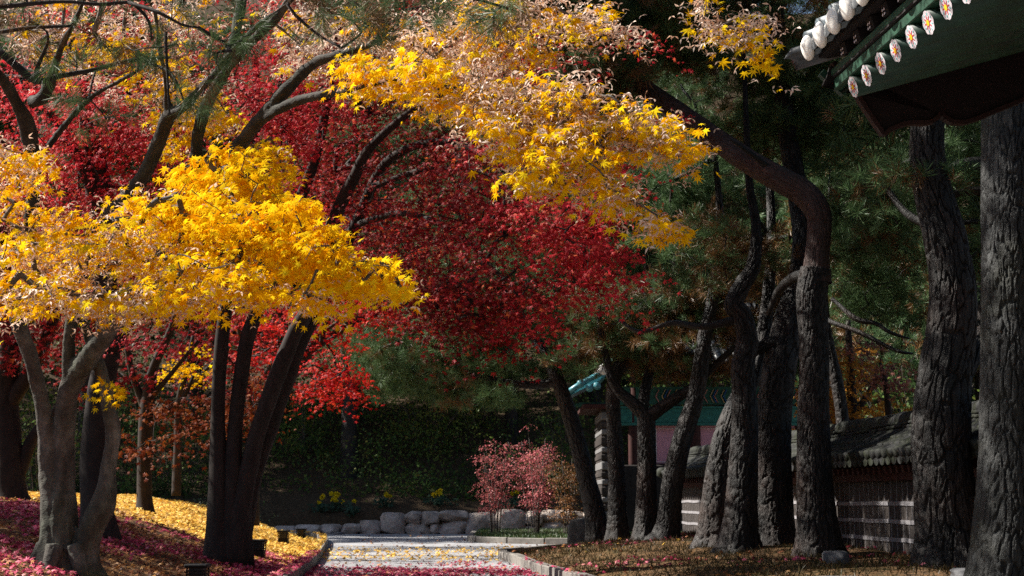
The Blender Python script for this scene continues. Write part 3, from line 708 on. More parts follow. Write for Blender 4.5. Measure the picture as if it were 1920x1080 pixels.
maple('maple_tree', 'crimson-leaved maple with a brown trunk, behind the yellow-leaved maple', [
 [(186, 1030, 17.5, 46), (182, 960, 17.5, 31), (178, 860, 17.5, 27), (188, 740, 17.4, 25), (203, 640, 17.2, 24), (195, 500, 17, 22), (192, 370, 16.8, 20), (178, 290, 16.7, 17), (160, 210, 16.6, 12), (150, 80, 16.5, 7)],
 [(205, 650, 17.2, 24), (245, 590, 17, 20), (300, 520, 16.8, 15), (380, 420, 16.6, 10), (450, 300, 16.4, 7), (520, 180, 16.2, 5)],
 [(192, 400, 16.8, 16), (150, 300, 16.6, 12), (100, 220, 16.4, 8), (40, 150, 16.2, 5)],
], [
 (70, 235, 110, 60, 5, 16, 1.6, 34), (190, 235, 110, 60, 5, 16.3, 1.5, 34), (120, 320, 130, 50, 8, 16.2, 1.5, 34), (290, 300, 100, 75, 15, 16.4, 1.5, 38), (240, 200, 110, 50, 5, 16.2, 1.5, 26), (40, 340, 60, 70, 0, 16.2, 1.2, 20), (420, 130, 90, 60, 10, 16.2, 1.4, 26),
 (510, 75, 90, 60, 10, 16, 1.4, 24), (480, 200, 85, 60, 15, 16.2, 1.3, 26), (300, 385, 110, 40, 10, 16.4, 1.3, 20), (150, 120, 150, 60, 5, 16.3, 1.6, 28), (260, 60, 130, 50, 0, 16.4, 1.6, 20), (550, 250, 60, 50, 25, 16.2, 1, 16), (40, 130, 80, 60, 0, 16.2, 1.4, 16), (560, 150, 60, 50, 15, 16, 1, 14),
 (200, -60, 260, 90, 0, 16.5, 2, 40), (480, -60, 120, 80, 0, 16.4, 1.6, 16), (110, 410, 80, 35, 5, 16.4, 1, 12), (230, 440, 90, 35, 5, 16.6, 1, 12), (520, 360, 60, 50, 25, 16.6, 1, 12), (260, 620, 60, 40, 10, 16.6, .8, 8),
 (20, -420, 340, 110, 0, 18, 3.0, 50), (-300, 170, 200, 160, 0, 17.5, 3, 70), (-600, 60, 220, 200, 0, 18, 3, 60),  # sprays out of view, added to shade the ground beneath
], M_CRI, B_DARK, 50, .43, .040, T5, .004, face=(-.45, -.6, .45), dens=.86)
maple('maple_tree', 'scarlet maple half hidden behind the dark four-stemmed maple', [
 [(470, 985, 26, 16), (476, 880, 26, 13), (500, 770, 26, 12), (580, 660, 25.8, 10), (640, 540, 25.5, 8), (660, 430, 25.3, 5)],
 [(570, 680, 25.8, 8), (540, 610, 25.6, 6), (500, 560, 25.4, 4)], [(590, 650, 25.8, 8), (690, 590, 25.4, 6), (760, 570, 25, 4)],
], [
 (620, 640, 70, 70, 20, 25, 1.6, 26), (640, 715, 55, 45, 25, 24.6, 1.3, 16), (590, 590, 100, 45, 5, 25.2, 1.6, 22), (735, 598, 60, 28, 20, 24.8, 1.1, 10), (690, 560, 80, 36, 15, 25, 1.3, 14), (500, 630, 70, 60, 0, 25.4, 1.5, 18), (660, 500, 110, 70, 10, 25.4, 1.8, 24), (600, 420, 120, 80, 5, 25.6, 2, 26), (760, 460, 120, 70, 15, 25.4, 1.8, 22), (860, 560, 70, 50, 25, 25.2, 1.2, 9), (590, 735, 40, 30, 20, 24.8, 1, 6),
], M_SCA, B_DARK, 34, .42, .052, T5, .005, face=(0, -.5, .4))
maple('maple_tree', 'slim dark-trunked maple on the yellow bank with rust leaves and bare forked limbs', [
 [(271, 968, 24.5, 22), (271, 940, 24.5, 15), (272, 850, 24.5, 14), (276, 760, 24.5, 14), (288, 690, 24.4, 9), (320, 620, 24.2, 7), (345, 540, 24, 5)],
 [(276, 770, 24.5, 10), (262, 740, 24.5, 8), (245, 690, 24.4, 6), (230, 600, 24.3, 5)],
 [(280, 790, 24.5, 6), (320, 770, 24.4, 5), (350, 735, 24.2, 4), (362, 705, 24.1, 3)], [(288, 740, 24.5, 6), (330, 690, 24.3, 4), (372, 640, 24.1, 3)],
], [
 (350, 790, 85, 42, 10, 24, 1.4, 18), (430, 770, 60, 40, 15, 24.2, 1.2, 10), (310, 840, 40, 20, 10, 24, .8, 3), (480, 745, 60, 45, 10, 24.6, 1.2, 10), (240, 830, 60, 30, 0, 24.6, 1, 5), (330, 560, 90, 60, 0, 24, 1.4, 14),
], M_RUST, B_DARK, 34, .5, .06, T5, .005)
maple('maple_tree', 'small maple with a few sunlit lemon leaves, in the gap between two trunk groups', [
 [(330, 930, 29, 9), (333, 850, 29, 8), (335, 760, 29, 7), (350, 690, 28.8, 5), (362, 630, 28.6, 3)], [(338, 740, 29, 5), (380, 700, 28.8, 4), (430, 650, 28.6, 3)],
], [(338, 690, 36, 22, 10, 28, .5, 8), (365, 700, 30, 16, 25, 28, .4, 5), (385, 655, 20, 10, 10, 28, .3, 2)], M_YEL, B_DARK, 22, .3, .05, T5, .004)
maple('maple_tree', 'carmine maple filling the shade under the yellow leaves between the trunks', [
 [(475, 960, 31, 9), (478, 860, 31, 8), (470, 760, 31, 7), (455, 660, 30.8, 6), (440, 560, 30.5, 4)], [(470, 740, 31, 6), (520, 670, 30.8, 4), (560, 620, 30.6, 3)], [(468, 720, 31, 6), (400, 640, 30.8, 4), (340, 590, 30.6, 3)],
], [
 (330, 610, 90, 50, 0, 30, 1.8, 16), (430, 600, 90, 50, 0, 30, 1.8, 16), (380, 690, 90, 50, 5, 30.3, 1.6, 12), (500, 680, 80, 60, 0, 30.4, 1.6, 16), (480, 550, 110, 60, 0, 30.4, 1.8, 16), (300, 520, 110, 60, 0, 30.4, 1.8, 16), (520, 590, 60, 60, 0, 30.2, 1.4, 10), (160, 640, 90, 60, 0, 30.4, 1.8, 14), (180, 540, 110, 60, 0, 30.4, 1.8, 14), (430, 745, 60, 30, 5, 30.3, 1, 6),
], M_RED, B_DARK, 36, .6, .065, T5, .006)
maple('maple_tree', 'dark red maple with a thick black trunk at the far left of the bank', [
 [(18, 968, 22, 60), (16, 930, 22, 36), (14, 830, 22, 27), (12, 740, 22, 24), (20, 640, 21.8, 20), (10, 520, 21.6, 15), (0, 400, 21.4, 10), (-20, 260, 21.2, 6)],
 [(14, 760, 22, 17), (60, 690, 21.8, 13), (100, 600, 21.5, 10), (130, 480, 21.2, 7), (150, 350, 21, 4)], [(30, 900, 22, 14), (62, 820, 22, 11), (105, 770, 21.9, 8), (160, 700, 21.7, 5)],
], [
 (30, 640, 70, 50, 0, 21, 1.6, 18), (100, 600, 80, 40, 0, 21, 1.6, 16), (40, 520, 90, 80, 0, 21.2, 1.8, 26), (140, 470, 90, 80, 0, 21.2, 1.8, 26), (60, 390, 110, 80, 0, 21.2, 1.8, 26), (-60, 600, 60, 120, 0, 21, 1.6, 20), (-80, 400, 90, 120, 0, 21, 1.8, 24), (230, 700, 50, 30, 0, 21, 1, 6),
], M_RED, B_DARK, 32, .48, .056, T5, .005)
# ================================================================== PINES ON THE RIGHT BANK
def pine(name, label, stems, pads, bark=None, crownaxis=(0, -.25, .8), k=9, R=.34, size=.19, brown=.22, limbs=(), cat='tree', group=None, cellw=.055, cellh=.16, amp=.016, sides=84, flare=.10, tm=None, upper=None):
    Y0 = stems[0][0][2]; x0 = P(*stems[0][0][:3])[0]; p0 = np.array([x0, Y0, float(hgt(x0, Y0))])
    t = thing(name, label, cat, p0, group)
    mb, wood = MB(), []
    for i, L in enumerate(stems):
        p, r = limb(L); ba = bark_tube(mb, p, r, cellw, cellh, amp, sides, .02, seed=hash_(name+label)+i*5, flare=flare if i == 0 else 0)
        wood.append(spline(np.column_stack([p, r]), .2)[:, :3])
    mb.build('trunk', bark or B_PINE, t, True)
    if upper:
        ub = MB()
        for i, L in enumerate(upper):
            p, r = limb(L); bark_tube(ub, p, r, cellw*.8, cellh*.7, amp*.55, sides, .03, seed=31+i, lump=.07); wood.append(spline(np.column_stack([p, r]), .2)[:, :3])
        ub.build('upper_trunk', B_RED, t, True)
    tw = MB()
    for i, L in enumerate(limbs):
        p, r = limb(L); tube(tw, p, r, 10, .06, bump=.13, seed=i+50); wood.append(spline(np.column_stack([p, r]), .15)[:, :3])
    if pads:
        C, E = ell([q[:7]+(int(q[7]*1.5),)+tuple(v*.75 for v in q[8:]) for q in pads]); cr = MB(); pine_crown(cr, C, k, R, size, tm or TUF, brown, crownaxis, bn=np.where(E > 0, E, brown))
        network(tw, np.vstack(wood), C, .004, .05, sag=.02)
        cr.build('crown', [M_NEE, M_NEB], t)
    if tw.n: tw.build('branches', bark or B_PINE, t, True)
    return t
def hash_(s): return sum(ord(c)*(i+3) for i, c in enumerate(s)) % 97
def gy(px, Y):
    """row of the picture where the ground stands at that column and distance"""
    p = at_ground(px, Y); d = p-np.array([0, 0, CAMZ])
    return 540-F*(-sp*d[1]+cp*d[2])/(cp*d[1]+sp*d[2])

pine('pine_tree', 'huge straight grey-barked pine trunk at the right edge, under the tiled eave', [
 [(1896, gy(1896, 12)+20, 12, 76), (1897, 1010, 12, 70), (1898, 860, 12, 61), (1899, 640, 12, 59), (1898, 400, 12, 57), (1896, 180, 12, 55), (1890, -80, 12, 58), (1870, -420, 12, 50), (1860, -760, 12, 40), (1850, -1100, 12, 26)]],
 [(1880, -1000, 420, 130, 0, 12, 2.2, 60), (1650, -640, 300, 110, 0, 12.4, 2, 60), (2080, -700, 260, 90, 0, 12, 1.6, 34), (1330, -420, 320, 120, 0, 12.6, 2.2, 80), (1050, -560, 260, 120, 0, 13, 2, 60), (820, -300, 420, 130, 0, 14, 2.2, 110), (640, -80, 130, 50, 0, 13.6, 1.0, 20), (1250, -260, 220, 90, 0, 13.4, 1.8, 50)],  # left-hand pads above the frame are added for shade on the trunks
 bark=B_PINEG, cellw=.052, cellh=.26, amp=.017, sides=260, flare=.09, k=8)
pine('pine_tree', 'dark thick plated pine bending left as it rises, just left of the huge grey trunk', [
 [(1784, gy(1784, 14.5)+16, 14.5, 66), (1778, 1000, 14.5, 58), (1768, 900, 14.5, 55), (1764, 800, 14.5, 54), (1772, 700, 14.5, 50), (1786, 600, 14.5, 46), (1785, 520, 14.5, 43), (1768, 430, 14.5, 40), (1750, 360, 14.5, 36), (1738, 280, 14.5, 33), (1745, 180, 14.5, 30), (1760, 60, 14.5, 27), (1760, -150, 14.5, 22), (1720, -400, 14.5, 16)],
 [(1800, 700, 14.6, 24), (1830, 650, 14.8, 21), (1855, 620, 15.1, 18), (1900, 600, 15.5, 14)]],
 [(1760, -380, 340, 120, 0, 14.5, 2.2, 60), (1620, -200, 220, 80, 0, 14.2, 1.6, 30), (1900, -180, 220, 80, 0, 14.8, 1.6, 30), (1720, 330, 80, 40, 0, 14.7, .6, 5, .35)],
 cellw=.072, cellh=.40, amp=.026, sides=240, flare=.12,
 limbs=[[(1765, 430, 14.5, 10), (1700, 400, 14.8, 7), (1640, 320, 15, 4)]])
pine('pine_tree', 'pine whose reddish upper trunk bends sharply left in a great arch', [
 [(1538, gy(1538, 18)+14, 18, 48.0), (1534, 1000, 18, 38.4), (1527, 900, 18, 32.6), (1525, 780, 18, 29.8), (1527, 660, 18, 27.8), (1522, 560, 18, 28.8), (1530, 505, 18, 28.8)]],
 [(1130, 120, 80, 80, 20, 19.5, 1.4, 60, .2), (1100, 40, 90, 60, 10, 19.6, 1.4, 50, .1), (1150, 60, 60, 60, 30, 19.8, 1.1, 40, .1), (970, 300, 130, 60, 0, 20, 1.4, 34, .1), (880, 220, 130, 60, 0, 20.2, 1.4, 30, .1), (1000, -40, 160, 70, 0, 19.8, 1.8, 80, .1), (1180, -100, 240, 100, 0, 20, 2.4, 90, .1), (960, -180, 240, 90, 0, 20, 2.4, 75, .1), (1250, 40, 60, 40, 20, 19.6, 1, 26, .25), (1230, 90, 90, 60, 10, 21, 1.4, 40, .3), (1300, 20, 100, 60, 0, 21.5, 1.6, 50, .3)],  # upper and left pads thickened to shade the wall and trunks
 limbs=[[(1500, 350, 18.3, 9), (1450, 320, 18.2, 7), (1410, 290, 18.1, 5), (1370, 262, 18, 3)], [(1525, 515, 18, 13), (1490, 520, 18.3, 11), (1460, 545, 18.6, 8), (1440, 590, 18.8, 5)]],
 upper=[[(1530, 530, 18, 29), (1532, 480, 18, 24), (1536, 430, 18, 24), (1533, 396, 18, 25), (1505, 360, 18.1, 26), (1460, 335, 18.2, 25), (1400, 300, 18.5, 23), (1330, 252, 18.9, 21), (1260, 205, 19.3, 22), (1210, 168, 19.6, 19), (1150, 110, 19.8, 14), (1080, 30, 20, 9), (1020, -60, 20.2, 5)]], cellw=.060, cellh=.28, amp=.018, sides=170)
pine('pine_tree', 'stout dark pine standing just left of the great bent pine', [
 [(1450, gy(1450, 20)+14, 20, 50.1), (1450, 1000, 20, 40.4), (1449, 900, 20, 35.6), (1452, 780, 20, 32.7), (1462, 690, 20, 31.8), (1480, 600, 20.2, 28.9), (1500, 530, 20.3, 26.0), (1508, 440, 20.5, 22.2), (1490, 330, 20.6, 19.3), (1470, 200, 20.7, 16.4), (1460, 60, 20.8, 13.4), (1450, -150, 20.9, 9.6)],
 [(1470, 640, 20, 16), (1440, 645, 20, 13), (1415, 655, 20, 11), (1380, 640, 20.1, 7)]],
 [(1420, 120, 110, 70, 10, 21, 1.6, 34, .06), (1490, 210, 100, 60, 10, 21.2, 1.5, 30, .08), (1420, 250, 90, 50, 15, 21.4, 1.4, 22, .15), (1560, 150, 70, 60, 0, 21.2, 1.2, 18, .1), (1440, 20, 150, 60, 0, 21, 1.8, 26, .4), (1540, 60, 80, 50, 0, 21.2, 1.2, 14, .35), (1450, -130, 300, 110, 0, 21, 2.6, 90, .1), (1600, -60, 200, 90, 0, 22, 2.4, 50, .2), (1560, 260, 90, 50, 0, 21.4, 1.2, 16, .25)],
 cellw=.07, cellh=.36, amp=.022, sides=130)
pine('pine_tree', 'wavy-stemmed dark pine with a kinked top, in front of its stout neighbour', [
 [(1386, gy(1386, 19.5)+14, 19.5, 46.0), (1387, 1000, 19.5, 34.0), (1392, 900, 19.5, 28.5), (1396, 780, 19.5, 24.8), (1394, 690, 19.5, 22.1), (1402, 640, 19.5, 20.2), (1390, 590, 19.5, 19.3), (1376, 572, 19.5, 18.4), (1392, 535, 19.5, 16.6), (1412, 500, 19.5, 13.8), (1418, 430, 19.6, 10.1), (1405, 345, 19.7, 7.4), (1400, 250, 19.8, 5.5), (1395, 100, 20, 3.7)]],
 [(1330, 440, 90, 50, 0, 20.4, 1.4, 14, .55), (1420, 470, 60, 50, 0, 20.4, 1, 8, .6), (1330, 520, 100, 30, 0, 20.6, 1.4, 9, .6)],
 cellw=.066, cellh=.34, amp=.021, sides=120,
 limbs=[[(1380, 600, 19.5, 9), (1320, 612, 19.6, 7), (1260, 606, 19.8, 5), (1200, 622, 20, 3.5), (1160, 600, 20.2, 3)]])
pine('pine_tree', 'broad-footed pine stump-like trunk leaning right into the pair beside it', [
 [(1334, gy(1334, 20.6)+14, 20.6, 42.3), (1340, 1000, 20.6, 33.1), (1350, 900, 20.6, 29.4), (1362, 820, 20.6, 24.8), (1382, 760, 20.7, 20.2), (1420, 680, 20.9, 15.7), (1440, 560, 21.2, 11.9), (1446, 400, 21.6, 8.2), (1430, 200, 22, 5.5)]],
 [(1440, 620, 110, 60, 0, 27, 1.6, 36, .75), (1500, 540, 130, 60, 0, 26, 1.6, 40, .55), (1400, 520, 120, 60, 0, 26, 1.6, 36, .6), (1500, 480, 100, 40, 0, 21.8, 1.4, 14, .6), (1560, 430, 80, 60, 0, 22, 1.2, 14, .35)],
 cellw=.066, cellh=.34, amp=.021, sides=120)
pine('pine_tree', 'dark pine leaning right across the pink wall of the shrine', [
 [(1246, gy(1246, 25)+10, 25, 29.9), (1252, 990, 25, 21.8), (1262, 900, 25, 20.4), (1280, 820, 25, 19.0), (1300, 760, 25, 17.0), (1312, 700, 25, 15.6), (1322, 630, 25, 13.6), (1340, 540, 25, 10.9), (1350, 420, 25, 7.5), (1340, 280, 25, 4.8)]],
 [(1300, 330, 90, 60, 0, 26, 1.6, 24, .1), (1230, 380, 90, 60, 0, 26, 1.6, 24, .08), (1360, 380, 80, 50, 0, 26, 1.4, 16, .2), (1330, 620, 90, 40, 0, 25.4, 1.2, 10, .75), (1290, 560, 80, 40, 0, 25.6, 1.2, 8, .6), (1290, 180, 100, 70, 0, 26, 1.8, 26, .3)],
 cellw=.066, cellh=.34, amp=.021, sides=100)
pine('pine_tree', 'pine with a wide Y-shaped fork in front of the shrine', [
 [(1210, gy(1210, 25.5)+10, 25.5, 26.9), (1211, 990, 25.5, 21.1), (1213, 880, 25.5, 17.9), (1212, 800, 25.5, 17.3), (1212, 775, 25.5, 16.6)],
 [(1216, 785, 25.5, 15.0), (1185, 755, 25.5, 12.0), (1162, 735, 25.5, 9.8), (1145, 705, 25.5, 8.2), (1130, 640, 25.5, 6.8), (1120, 560, 25.6, 4.5)],
 [(1210, 785, 25.5, 15.0), (1240, 765, 25.4, 12.0), (1270, 745, 25.3, 10.5), (1300, 725, 25.2, 9.0), (1345, 680, 25.1, 6.8), (1390, 640, 25, 4.5)],
 [(1205, 765, 25.6, 12), (1212, 720, 25.8, 10), (1225, 660, 26, 8), (1230, 600, 26, 6)]],
 [(1120, 590, 70, 60, 0, 25.8, 1.4, 18, .7), (1180, 640, 90, 45, 0, 25.8, 1.4, 14, .75), (1230, 560, 90, 50, 0, 26, 1.5, 14, .6), (1090, 660, 50, 40, 0, 26, 1, 8, .65), (1250, 660, 70, 36, 0, 25.8, 1, 10, .8), (1150, 610, 110, 60, 0, 27, 1.6, 44, .6), (1290, 600, 110, 60, 0, 27, 1.6, 44, .7), (1110, 660, 60, 26, 0, 27, 1, 10, .6), (1290, 680, 90, 26, 0, 27, 1, 14, .8), (1200, 690, 50, 20, 0, 27, .8, 6, .7)],
 cellw=.066, cellh=.34, amp=.02, sides=100)
pine('pine_tree', 'slender pine with a curved grey limb between the leaning pine and the Y-forked pine', [
 [(1160, gy(1160, 26.2)+8, 26.2, 24.0), (1158, 990, 26.2, 19.2), (1156, 900, 26.2, 16.0), (1152, 810, 26.2, 14.4), (1150, 730, 26.2, 13.6), (1160, 690, 26.2, 12.8), (1185, 676, 26.2, 11.2), (1205, 655, 26.2, 8.8), (1215, 600, 26.3, 6.4), (1210, 480, 26.4, 4.0)]],
 [(1180, 470, 80, 50, 0, 27, 1.5, 18, .1), (1140, 420, 70, 40, 0, 27, 1.4, 12, .1), (1230, 470, 70, 40, 0, 27, 1.2, 12, .15)],
 cellw=.06, cellh=.2, amp=.015, sides=80)
pine('pine_tree', 'dark pine leaning left, outermost of the group beside the pink-leaved shrubs', [
 [(1124, gy(1124, 27.5)+8, 27.5, 24.5), (1115, 960, 27.5, 19.4), (1098, 890, 27.5, 17.3), (1078, 810, 27.5, 15.8), (1060, 755, 27.5, 14.4), (1040, 700, 27.5, 12.2), (1000, 630, 27.7, 9.4), (950, 560, 28, 7.2), (900, 470, 28.3, 5.0), (860, 350, 28.6, 2.9)],
 [(1046, 715, 27.5, 10), (1000, 722, 27.6, 8), (940, 715, 27.8, 6), (880, 700, 28, 4)]],
 [(1060, 610, 60, 50, 0, 28, 1.4, 14, .55), (960, 600, 90, 50, 0, 28.4, 1.6, 20, .15), (900, 640, 90, 50, 0, 28.4, 1.6, 24, .1), (820, 640, 80, 45, 0, 28.6, 1.6, 22, .05), (760, 620, 80, 45, 0, 28.8, 1.6, 20, .05), (990, 690, 70, 30, 0, 28, 1.2, 12, .3), (880, 700, 80, 30, 0, 28.2, 1.2, 14, .3), (940, 740, 60, 26, 0, 28, 1, 8, .15), (1060, 680, 40, 30, 0, 27.8, .8, 6, .3), (900, 440, 180, 110, 0, 28.5, 2.4, 80, .1), (860, 510, 160, 60, 0, 27, 1.6, 36, .1), (750, 700, 90, 45, 0, 30, 1.6, 36, .05), (840, 725, 80, 36, 0, 30, 1.6, 28, .08), (690, 640, 70, 50, 0, 31, 1.6, 24, .05), (1040, 330, 180, 110, 0, 28.5, 2.4, 60, .1), (720, 660, 50, 30, 0, 28.8, 1, 8, .1)],  # broad upper pads added to shade the right bank
 cellw=.062, cellh=.30, amp=.019, sides=90)

# ---- a pine that leans over from the left, out of the picture; its tips hang across the top
def near_pine():
    Ls = [
     [(-60, 70, 6.2, 12), (0, 98, 6.2, 11), (66, 152, 6.2, 10), (110, 143, 6.2, 8), (180, 130, 6.2, 6.5), (240, 114, 6.2, 6), (320, 108, 6.2, 4)],
     [(66, 152, 6.2, 8), (72, 120, 6.2, 6), (90, 80, 6.1, 4), (88, 60, 6.1, 3)],
     [(-60, 64, 6, 6), (0, 60, 6, 6), (60, 52, 6, 5.5), (138, 49, 6, 4)],
     [(-60, 10, 5.8, 7), (0, 12, 5.8, 7), (50, 8, 5.8, 6), (120, 3, 5.8, 5), (190, 8, 5.8, 5), (240, 4, 5.8, 5), (262, 18, 5.8, 5), (280, 42, 5.8, 4), (284, 75, 5.8, 3)],
     [(240, 4, 5.8, 6), (300, 24, 5.7, 5), (340, 46, 5.7, 4), (372, 52, 5.7, 3)],
     [(262, 112, 6.2, 4), (310, 130, 6.1, 4), (330, 150, 6, 3), (345, 190, 6, 2.5)],
     [(310, 60, 6, 5), (312, 100, 6, 4), (315, 160, 6, 3.5), (318, 215, 6, 2.5)],
     [(520, -60, 5.6, 6), (540, 10, 5.6, 5), (590, 60, 5.6, 4), (640, 90, 5.5, 3)],
     [(600, -70, 5.2, 6), (760, -30, 5.2, 5), (900, 0, 5.2, 4), (970, 22, 5.2, 3)],
     [(640, -60, 5.2, 4), (660, 0, 5.2, 3.5), (720, 40, 5.2, 3)],
    ]
    p0 = np.array([-4.6, 5.2, float(hgt(-4.6, 5.2))]); t = thing('pine_tree', 'pine reaching in from the left, its bare black boughs and needles hanging across the top', 'tree', p0)
    mb, wood = MB(), []
    ptr = np.array([p0-np.array([0, 0, .2]), p0+np.array([.2, .1, 1.5]), p0+np.array([.5, .2, 3.2]), p0+np.array([.4, .3, 5]), p0+np.array([.8, .3, 7.2])])
    bark_tube(mb, ptr, np.array([.24, .19, .17, .14, .07]), sides=60, step=.05, flare=.1); mb.build('trunk', B_PINE, t, True)
    wood.append(spline(ptr, .2)); tw = MB()
    for i, L in enumerate(Ls):
        p, r = limb(L); r = r*.72
        if L[0][0] < 0 or L[0][1] < 0:
            j = np.array([p0[0]+.5, p0[1]+.2, min(6.6, p[0][2]+.2)]); p = np.vstack([j, (j+p[0])/2+np.array([0, 0, .12]), p]); r = np.concatenate([[r[0]*1.8, r[0]*1.4], r])
        tube(tw, p, r, 9, .05, bump=.16, seed=i); wood.append(spline(np.column_stack([p, r]), .1)[:, :3])
    spots = [(430, 75, 30, 40, 5.7, 5), (395, 120, 40, 40, 5.7, 5), (392, 195, 26, 26, 5.8, 4), (345, 190, 26, 30, 6, 3), (300, 92, 60, 24, 6.1, 5), (245, 110, 60, 20, 6.2, 4), (150, 205, 36, 22, 6.2, 4), (130, 130, 50, 20, 6.2, 3), (60, 80, 60, 36, 6.1, 5), (30, 30, 50, 36, 6, 4), (180, 45, 60, 30, 5.9, 3),
             (640, 30, 60, 26, 5.4, 6), (700, 50, 60, 24, 5.2, 6), (740, 10, 90, 22, 5.2, 7), (860, 15, 70, 20, 5.2, 5), (950, 28, 60, 16, 5.2, 5), (560, 30, 50, 40, 5.6, 4), (470, 30, 50, 40, 5.7, 4), (210, 225, 20, 16, 6.2, 2), (640, -60, 260, 50, 5.4, 20), (120, -60, 240, 50, 5.8, 16), (350, 20, 80, 30, 5.7, 4)]
    C, _ = ell([(a, b, c, d, 0, y, .25, n) for a, b, c, d, y, n in spots])
    cr = MB(); pine_crown(cr, C, 2, .07, .105, TUFN, .35, (.5, -.1, -.25), .8)
    network(tw, np.vstack(wood), C, .0022, .012); cr.build('crown', [M_NEN, M_NEB], t); tw.build('branches', B_DARK, t, True)
M_NEN = leaf_mat('fresh pine needle', [(0, (.05, .10, .03)), (.5, (.085, .15, .055)), (1, (.15, .19, .08))], .3, .8, .3, .03)
near_pine()

# ---- bare limbs between the trunks on the right
def bare(label, Ls, bark):
    p, r = limb(Ls[0]); t = thing('tree_limb', label, 'limb', p[0]); mb = MB()
    for i, L in enumerate(Ls):
        p, r = limb(L); tube(mb, p, r, 9, .05, bump=.18, seed=i+4)
    mb.build('limb', bark, t, True)
B_BARE = plain('bare grey wood', (.17, .165, .165), .6, .4, 12, .4, .45)
pine('pine_tree', 'pine behind the plated trunk, its thick reddish limbs arching across to the grey trunk', [
 [(1960, gy(1960, 17)+10, 17, 44), (1958, 900, 17, 36), (1950, 600, 17, 32), (1930, 380, 17, 28), (1925, 100, 17, 22), (1920, -200, 17, 16)]],
 [(1800, 120, 150, 80, 0, 17.6, 1.6, 14, .35), (1690, 330, 90, 60, 0, 17.4, 1.2, 14, .35), (1680, 420, 80, 70, 0, 17.6, 1.2, 14, .2), (1810, 480, 60, 50, 0, 17.6, 1, 10, .3), (1820, 270, 60, 40, 0, 17.4, 1, 7, .3), (1900, -200, 300, 100, 0, 17, 2, 40)],
 limbs=[[(1940, 420, 17, 18), (1890, 335, 16.8, 17), (1850, 310, 16.7, 16), (1800, 312, 16.6, 15), (1765, 332, 16.6, 12), (1715, 332, 16.6, 7), (1680, 328, 16.6, 6), (1648, 320, 16.6, 4)], [(1945, 400, 17, 10), (1880, 362, 17, 9), (1830, 358, 17, 8), (1775, 366, 17, 7)], [(1940, 440, 17, 7), (1850, 418, 17.2, 6), (1790, 418, 17.3, 4)]])
pine('pine_tree', 'small pine with two silvery bare branches curving down behind the plated trunk', [
 [(1590, gy(1590, 22.5)+8, 22.5, 15), (1588, 900, 22.5, 13), (1575, 750, 22.5, 12), (1548, 610, 22.5, 10), (1545, 480, 22.6, 7), (1560, 330, 22.8, 4)]],
 [(1640, 560, 80, 40, 0, 23, 1.2, 16, .2), (1590, 490, 80, 50, 0, 23, 1.3, 18, .35), (1680, 480, 60, 60, 0, 23.2, 1.2, 14, .25), (1620, 390, 90, 60, 0, 23.4, 1.4, 20, .2), (1540, 360, 60, 50, 0, 23.2, 1, 8, .4)],
 limbs=[[(1546, 598, 22.4, 5), (1570, 608, 22.2, 5), (1620, 627, 22, 4.5), (1660, 648, 21.9, 4), (1690, 660, 21.8, 3.5), (1712, 663, 21.8, 2)], [(1560, 560, 22.3, 4), (1605, 598, 22, 5), (1640, 606, 21.9, 4), (1670, 624, 21.8, 3.5), (1705, 635, 21.8, 2)]], sides=40)

# ================================================================== TREES ON THE SLOPE BEHIND
def slope_pine(px, Y, h, label, tilt=0, n=420, brown=.2, group='pines on the slope behind', xy=None, flat=False):
    x, Y = xy if xy else (P(px, 900, Y)[0], Y); z = float(hgt(x, Y)); p0 = np.array([x, Y, z]); t = thing('pine_tree', label, 'tree', p0, group)
    pts = np.array([p0-np.array([0, 0, .3])]+[p0+np.array([tilt*f*h+rng.normal(0, .25)*f, rng.normal(0, .2)*f, f*h]) for f in (.2, .45, .7, .9)])
    mb = MB(); r = np.array([.30, .24, .19, .13, .05])*h/11
    bark_tube(mb, pts, r, .08, .22, .018, 36, .12); mb.build('trunk', B_PINE, t, True)
    wood = spline(pts, .3); C = []
    for i in range(13):
        f = rng.uniform(.74, .97) if flat else rng.uniform(.30, 1.0); a = rng.uniform(0, 2*np.pi); d = h*.22*math.sqrt(rng.random()) if flat else (1.15-f)*h*.36*rng.uniform(.5, 1); c = p0+np.array([tilt*f*h+d*math.cos(a), d*math.sin(a), f*h])
        u = unit(rng.normal(size=(n//13, 3)))*rng.random((n//13, 1))**.4; C.append(c+u*np.array([1.5, 1.5, .6])*h/11)
    C = np.vstack(C); cr = MB(); pine_crown(cr, C, 6, .5, .32, TUFF, brown, (0, -.35, .7)); cr.build('crown', [M_NEE, M_NEB], t)
    tw = MB(); network(tw, wood, C, .007, .07, 4); tw.build('branches', B_PINE, t, True)
